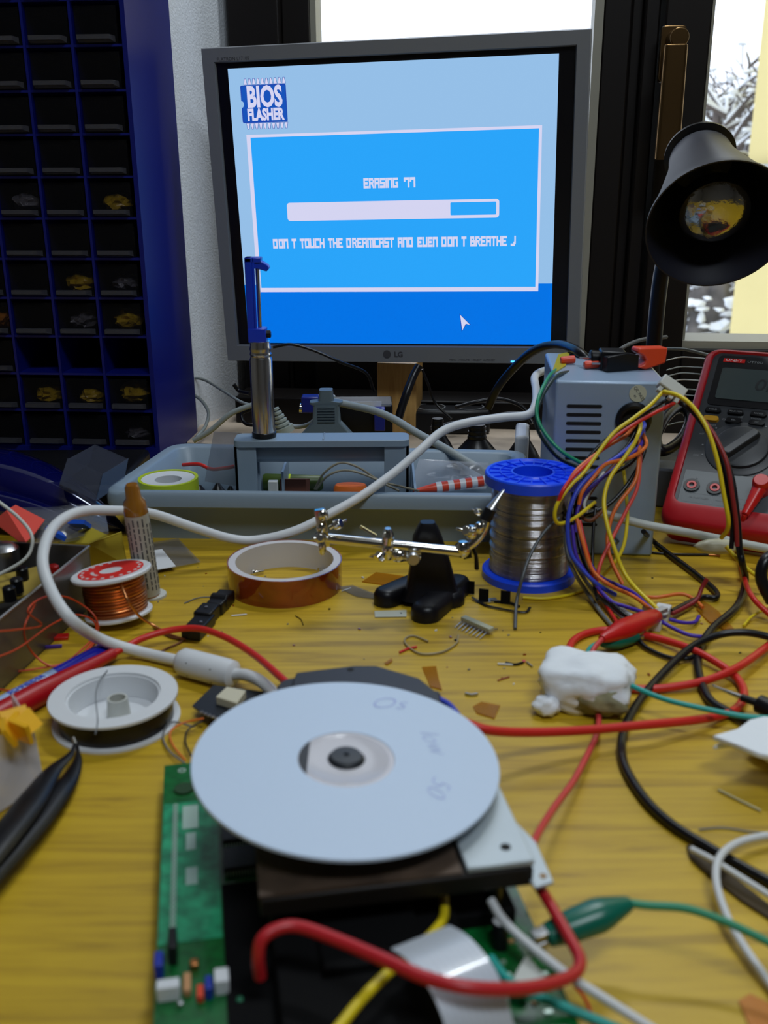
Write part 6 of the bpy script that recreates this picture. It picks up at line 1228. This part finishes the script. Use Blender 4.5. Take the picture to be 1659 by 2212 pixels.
# probe and pen
t = thing('probe', 'dark red test probe lying diagonally at the left edge', 'probe', P(130, 1480, 0.0))
a = P(-40, 1566, 0.0072); b = P(244, 1412, 0.0062); d = b - a; L = d.length; M = align(a, d)
bm = nb(); lathe(bm, [(0.0068, 0), (0.0066, L * 0.4), (0.0048, L * 0.72), (0.0036, L * 0.9), (0.0033, L)], M, 22); fin('handle', bm, M_redrub, t)
bm = nb(); tube(bm, [b - d.normalized() * 0.001] + C((268, 1400, 0.0075), (310, 1378, 0.009), (370, 1361, 0.011), (430, 1358, 0.013), (490, 1378, 0.016), (550, 1415, 0.020), (605, 1462, 0.024), (630, 1485, 0.026)), 0.0020, 12); fin('lead', bm, M_redwire, t)
t = thing('ballpoint_pen', 'blue and white pen lying behind the red probe', 'pen', P(110, 1460, 0.0))
a = P(-40, 1545, 0.0055); b = P(118, 1462, 0.0052); c_ = P(238, 1398, 0.0050)
bm = nb(); tube(bm, [a, b], 0.0046, 18, sub=1); fin('barrel', bm, mat('pen_paleblue', (0.35, 0.50, 0.78), 0.3), t)
bm = nb(); tube(bm, [b, b.lerp(c_, 0.85), c_], lambda s: 0.0048 if s < 0.9 else 0.0040, 18, sub=1); fin('cap', bm, mat('pen_blue', (0.015, 0.02, 0.45), 0.25), t)
bm = nb(); dd = (b - a).normalized(); text(bm, 'SCHNEIDER', basis(a.lerp(b, 0.62) + Vector((0, -0.0012, 0.0046)), dd, Vector((0, 0, 1)).cross(dd), Vector((0, 0, 1))), 0.0045, 0, 0.0002); fin('barrel_print', bm, M_pumpblue, t)
# white bobbin
bp_ = P(252, 1568, 0.0); t = thing('wire_bobbin', 'open white plastic bobbin wound with black wire, left of the disc', 'spool', bp_)
bq = P(251, 1560, 0.0); M = T(bq.x, bq.y + 0.002, 0.0001)
ro_ = 135 * zc(bq) / F
bm = nb(); ringlathe(bm, [(ro_, 0), (ro_, 0.0012), (0.012, 0.0012), (0.0045, 0.0012), (0.0045, 0)], M, 72); fin('bottom_flange', bm, M_white, t, sharp=30)
bm = nb(); hz = 0.0150; ringlathe(bm, [(ro_ * 1.005, hz - 0.0014), (ro_ * 1.005, hz), (ro_ * 0.735, hz), (ro_ * 0.70, 0.0014), (ro_ * 0.68, 0.0014), (ro_ * 0.70, hz - 0.0014)], M @ T(-0.0005, 0.0, 0.0), 72); fin('top_flange', bm, M_white, t, sharp=30)
bm = nb(); ringlathe(bm, [(ro_ * 0.90, 0.0013), (ro_ * 0.90, hz - 0.0015), (ro_ * 0.76, hz - 0.0015), (ro_ * 0.74, 0.0013)], M, 64); fin('wire_winding', bm, M_blackwire, t)
bm = nb(); ringlathe(bm, [(0.0062, 0.001), (0.0052, 0.0125), (0.0042, 0.0125), (0.0042, 0.001)], M @ T(0.001, 0.001, 0), 30); fin('hub', bm, M_offwhite, t, sharp=30)
cable('wire_strand', 'thin dark wire strand crossing the white bobbin', 'wire', M_greywire, 0.0003, ((232, 1448, 0.0160), (215, 1470, 0.0158), (207, 1500, 0.0150), (209, 1535, 0.0150), (211, 1560, 0.0155), (206, 1586, 0.0156)))
# tweezers
t = thing('tweezers', 'black tweezers pointing at the bobbin from the left edge', 'tweezers', P(70, 1760, 0.0))
for k, pts, m in ((0, ((162, 1606, 0.010), (150, 1632, 0.010), (112, 1668, 0.010), (70, 1728, 0.012), (15, 1800, 0.014), (-40, 1868, 0.014)), 0), (1, ((166, 1608, 0.0075), (168, 1642, 0.0065), (150, 1682, 0.006), (122, 1712, 0.007), (70, 1782, 0.008), (-40, 1905, 0.010)), 0)):
    bm = nb(); tube(bm, C(*pts), (lambda s: 0.0009 + 0.0062 * min(1, max(0, s - 0.10) * 1.9)), 12, flat=0.4); fin('arm', bm, M_black, t)
bm = nb(); tube(bm, C((158, 1594, 0.011), (163, 1608, 0.0095)), 0.0008, 8, sub=1); fin('tip', bm, M_silver, t)
# clear box with yellow bits
t = thing('clear_plastic_box', 'small clear plastic box with yellow scraps at the left edge', 'box', P(30, 1680, 0.0))
g0 = P(-40, 1600, 0.030); g1 = P(72, 1568, 0.028); g2 = P(92, 1666, 0.010); g3 = P(-40, 1780, 0.001)
bm = nb(); slab(bm, [g0, g1, Vector((g2.x, g2.y, 0.004)), Vector((g3.x, g3.y, 0.001))], 0.0015); slab(bm, [g1, g1 + Vector((-0.02, 0.03, 0)), Vector((g2.x - 0.02, g2.y + 0.03, 0.001)), Vector((g2.x, g2.y, 0.004))], 0.001); fin('walls', bm, clear('milky_plastic', (0.80, 0.78, 0.80), 0.40, 0.3), t)
random.seed(5)
for k, (px, py) in enumerate(((8, 1558), (34, 1552), (58, 1562), (20, 1582), (45, 1580))):
    q = P(px, py, 0.034); bm = nb(); box(bm, -.006, .006, -.005, .005, -.001, .001, T(*q) @ RZ(R(k * 37)) @ RX(R(20 + 15 * k))); tag(fin('yellow_scrap', bm, mat('scrap_yellow', (0.85, 0.45, 0.01), 0.4)), 'yellow plastic scrap piled in the clear box', 'scrap', 'yellow scraps in the clear box')
# breakout board near the disc
t = thing('breakout_board', 'small black breakout board with cream socket beside the disc edge', 'circuit board', P(490, 1520, 0.0))
bm = nb(); pb_ = [P(x, y, 0.006) for x, y in ((416, 1528), (462, 1484), (585, 1500), (560, 1560), (450, 1552))]; rings(bm, [pb_, [p + Vector((0, 0, 0.0012)) for p in pb_]]); fin('board', bm, mat('pcb_black', (0.010, 0.014, 0.022), 0.4), t)
bm = nb(); prism(bm, [tuple(P(x, y, 0.010).xy) for x, y in ((466, 1512), (490, 1490), (532, 1498), (512, 1526))][::-1], 0.0072, 0.012); fin('socket', bm, mat('cream', (0.60, 0.56, 0.42), 0.5), t, bevel=0.0005)
bm = nb()
for k in range(5): ringlathe(bm, [(0.0010, 0.0072), (0.0010, 0.0076), (0.0005, 0.0076), (0.0005, 0.0072)], T(*(P(436 + k * 8, 1538 + k * 3.5, 0.0074).xy), 0), 10)
fin('solder_ring', bm, M_silver, t)
for lb, m, pts in (('thin black wire curl below the breakout board', M_blackwire, ((440, 1556, 0.005), (408, 1575, 0.004), (400, 1600, 0.003), (412, 1632, 0.003))), ('thin orange wire curl left of the disc', M_orange, ((440, 1552, 0.006), (395, 1562, 0.004), (368, 1582, 0.003), (374, 1610, 0.002), (400, 1642, 0.002))), ('thin dark wire loop above the green board corner', M_greywire, ((420, 1570, 0.004), (370, 1560, 0.003), (352, 1590, 0.002), (366, 1622, 0.002), (400, 1650, 0.003)))):
    cable('thin_wire', lb, 'wire', m, 0.0005, pts)
# black chip clip behind the red lead
t = thing('black_connector', 'black plastic hinge connector lying between copper spool and brown tape roll', 'connector', P(450, 1345, 0.0))
bm = nb(); a = P(412, 1385, 0.0); b = P(492, 1298, 0.0); d = (b - a).normalized(); M = basis((a.x, a.y, 0), d, Vector((-d.y, d.x, 0)), (0, 0, 1)); L = (b - a).length
box(bm, 0, L * 0.42, -0.0062, 0.0062, 0.0003, 0.0072, M); box(bm, L * 0.36, L * 0.62, -0.0045, 0.0075, 0.0003, 0.0088, M); box(bm, L * 0.62, L, -0.0055, 0.0055, 0.0003, 0.0085, M); lathe(bm, [(0.0050, -0.006), (0.0050, 0.006)], M @ T(L * 0.8, 0, 0.0055) @ RX(R(90)), 20)
fin('body', bm, M_black, t, bevel=0.0010)
bm = nb(); lathe(bm, [(0.0010, 0), (0.0010, 0.0006)], M @ T(L * 0.2, -0.002, 0.0072), 10); lathe(bm, [(0.0010, 0), (0.0010, 0.0006)], M @ T(L * 0.5, 0.002, 0.0088), 10); fin('pin', bm, M_silver, t)
# pin header strip on desk
t = thing('pin_header', 'pale pin header strip with bent pins in front of the solder spool', 'connector', P(1030, 1362, 0.0))
a = P(1000, 1345, 0.0); b = P(1062, 1372, 0.0); d = (b - a).normalized(); n_ = Vector((-d.y, d.x, 0)); M = basis((a.x, a.y, 0.0022), d, n_, (0, 0, 1)); L = (b - a).length
bm = nb(); box(bm, 0, L, -0.0022, 0.0022, 0, 0.0025, M); fin('strip', bm, mat('header_pale', (0.42, 0.42, 0.30), 0.5), t, bevel=0.0003)
for k in range(8):
    bm = nb(); x = L * (k + 0.5) / 8; tube(bm, [M @ Vector((x - 0.001, 0.008, -0.0015)), M @ Vector((x, 0, 0.001)), M @ Vector((x + 0.001, -0.010, -0.0015))], 0.00035, 6, sub=1); fin('pin', bm, M_silver, t)
cable('thin_wire', 'thin looped wire curling left from the pin header', 'wire', mat('bronze_wire', (0.35, 0.28, 0.15), 0.4), 0.0006, ((990, 1372, 0.002), (985, 1390, 0.001), (955, 1408, 0.001), (910, 1412, 0.001), (880, 1395, 0.001), (875, 1380, 0.001), (893, 1373, 0.001), (925, 1385, 0.001)))
cable('red_wire_clipping', 'short red wire clipping beside the looped thin wire', 'wire', M_redwire, 0.0007, ((863, 1409, 0.0009), (882, 1401, 0.0009), (900, 1397, 0.0009)))
# broken frame pieces at the spool foot
t = thing('metal_bracket', 'bent black and silver bracket with tabs at the foot of the solder spool', 'bracket', P(1090, 1300, 0.0))
bm = nb(); tube(bm, C((1020, 1290, 0.002), (1035, 1300, 0.001), (1060, 1310, 0.0012), (1130, 1322, 0.0012), (1145, 1312, 0.0015)), 0.0010, 8, flat=0.5); tube(bm, C((1060, 1298, 0.001), (1100, 1302, 0.0012), (1122, 1310, 0.0012)), 0.0009, 8); fin('rail', bm, M_black, t)
for px, py in ((1015, 1266), (1045, 1283), (1092, 1287)):
    bm = nb(); q = P(px, py, 0.006); box(bm, -0.0032, 0.0032, -0.0005, 0.0005, -0.0055, 0.0035, T(*q) @ RZ(R(-15))); fin('tab', bm, M_blackmatte, t)
bm = nb(); q = P(1055, 1297, 0.001); box(bm, -0.006, 0.006, -0.003, 0.003, 0, 0.0008, T(q.x, q.y, 0.0004) @ RZ(R(15))); fin('shiny_tab', bm, M_silver, t)
# films and flat scraps
for nm, lb, m, pl in (
    ('tape_piece', 'amber tape strip on the desk behind the helping hands base', M_kaptonfilm, ((782, 1258), (812, 1238), (872, 1246), (868, 1270)))
    , ('white_strip', 'clear white strip beneath the left foot of the helping hands', mat('strip_white', (0.45, 0.46, 0.38), 0.4), ((809, 1322), (878, 1320), (878, 1334), (810, 1335)))
    , ('tape_piece', 'curled amber tape bit behind the right side of the disc', M_kaptonfilm, ((912, 1443), (942, 1441), (948, 1470), (955, 1492), (930, 1485)))
    , ('tape_piece', 'crumpled amber tape scrap right of the disc', M_kaptonfilm, ((1022, 1528), (1040, 1518), (1080, 1526), (1068, 1554), (1030, 1542)))
    , ('tape_piece', 'tiny amber tape bit behind the drive housing', M_kaptonfilm, ((830, 1434), (846, 1424), (848, 1430), (836, 1438)))
    , ('tape_piece', 'amber stain of tape in the lower right corner', mat('orange_stain', (0.50, 0.16, 0.01), 0.3), ((1595, 2165), (1620, 2150), (1700, 2190), (1700, 2230), (1620, 2225)))
    , ('plastic_sliver', 'clear plastic sliver right of the brown tape roll', M_bag, ((728, 1270), (762, 1266), (812, 1285), (815, 1296), (770, 1290)))):
    bm = nb(); prism(bm, gp(pl), 0.0003, 0.0008); tag(fin(nm, bm, m), lb, 'scrap')
for lb, m, r, pts in (('pale wire sliver left of the brown tape roll bottom', M_white, 0.0004, ((500, 1330, .0006), (533, 1327, .0006))), ('pale wire sliver right of the brown tape roll', M_white, 0.0004, ((738, 1277, .0007), (758, 1270, .0007))),
        ('small bent black wire below the brown tape roll', M_blackwire, 0.0003, ((638, 1330, .0005), (650, 1338, .0005), (655, 1350, .0005))), ('white wire clipping left of the black clipping near the pad', M_white, 0.0006, ((1075, 1434, .0007), (1108, 1436, .0007))),
        ('black wire clipping right of the pin header', M_blackwire, 0.0007, ((1092, 1431, .0009), (1112, 1435, .0009), (1130, 1431, .0009))), ('small red wire tip at the end of the black clipping', M_redwire, 0.0008, ((1128, 1428, .0010), (1135, 1428, .0010))),
        ('silver lead clipping beside the red wire tip', M_silver, 0.0006, ((1138, 1430, .0007), (1150, 1440, .0007))), ('brown wire clipping left of the tape scrap', M_brownwire, 0.0004, ((1075, 1470, .0005), (1100, 1462, .0005))),
        ('silver solder offcut beside the tape scrap', M_silver, 0.0008, ((1005, 1498, .0009), (1018, 1501, .0009), (1032, 1499, .0009))), ('orange wire clipping left of the red cable loop', M_orange, 0.0004, ((1188, 1420, .0005), (1222, 1412, .0005))),
        ('frayed copper strands inside the red cable loop', M_copper, 0.0004, ((1248, 1405, .001), (1254, 1425, .002), (1262, 1438, .001))), ('brown wire curve behind the black hinge connector', M_greywire, 0.0004, ((398, 1303, .0006), (430, 1291, .0006), (475, 1290, .0006)))):
    cable('wire_clipping', lb, 'wire clipping', m, r, pts, n=6)
random.seed(77)
for k in range(64):
    px, py = random.uniform(330, 1600), random.uniform(1225, 1480)
    q = P(px, py, 0.0); s = random.uniform(0.0004, 0.0010); m = random.choice([M_blackwire, M_silver, M_white, M_kapton, M_greywire])
    bm = nb(); box(bm, -s, s, -s * 0.6, s * 0.6, 0.00005, s * 0.9, T(q.x, q.y, 0) @ RZ(random.uniform(0, 3)))
    tag(fin('solder_crumb', bm, m), 'tiny crumb of solder or wire scattered on the desk', 'crumb', 'crumbs scattered over the middle of the desk')
# small yellow tape tag and pieces on the far left pile
cable('copper_wire_end', 'brown wire running from the copper spool to the black hinge connector', 'wire', mat('dark_copper', (0.18, 0.07, 0.03), 0.4, metal=0.6), 0.0006, ((330, 1352, 0.001), (365, 1375, 0.001), (395, 1383, 0.001), (362, 1400, 0.001), (350, 1406, 0.001)))
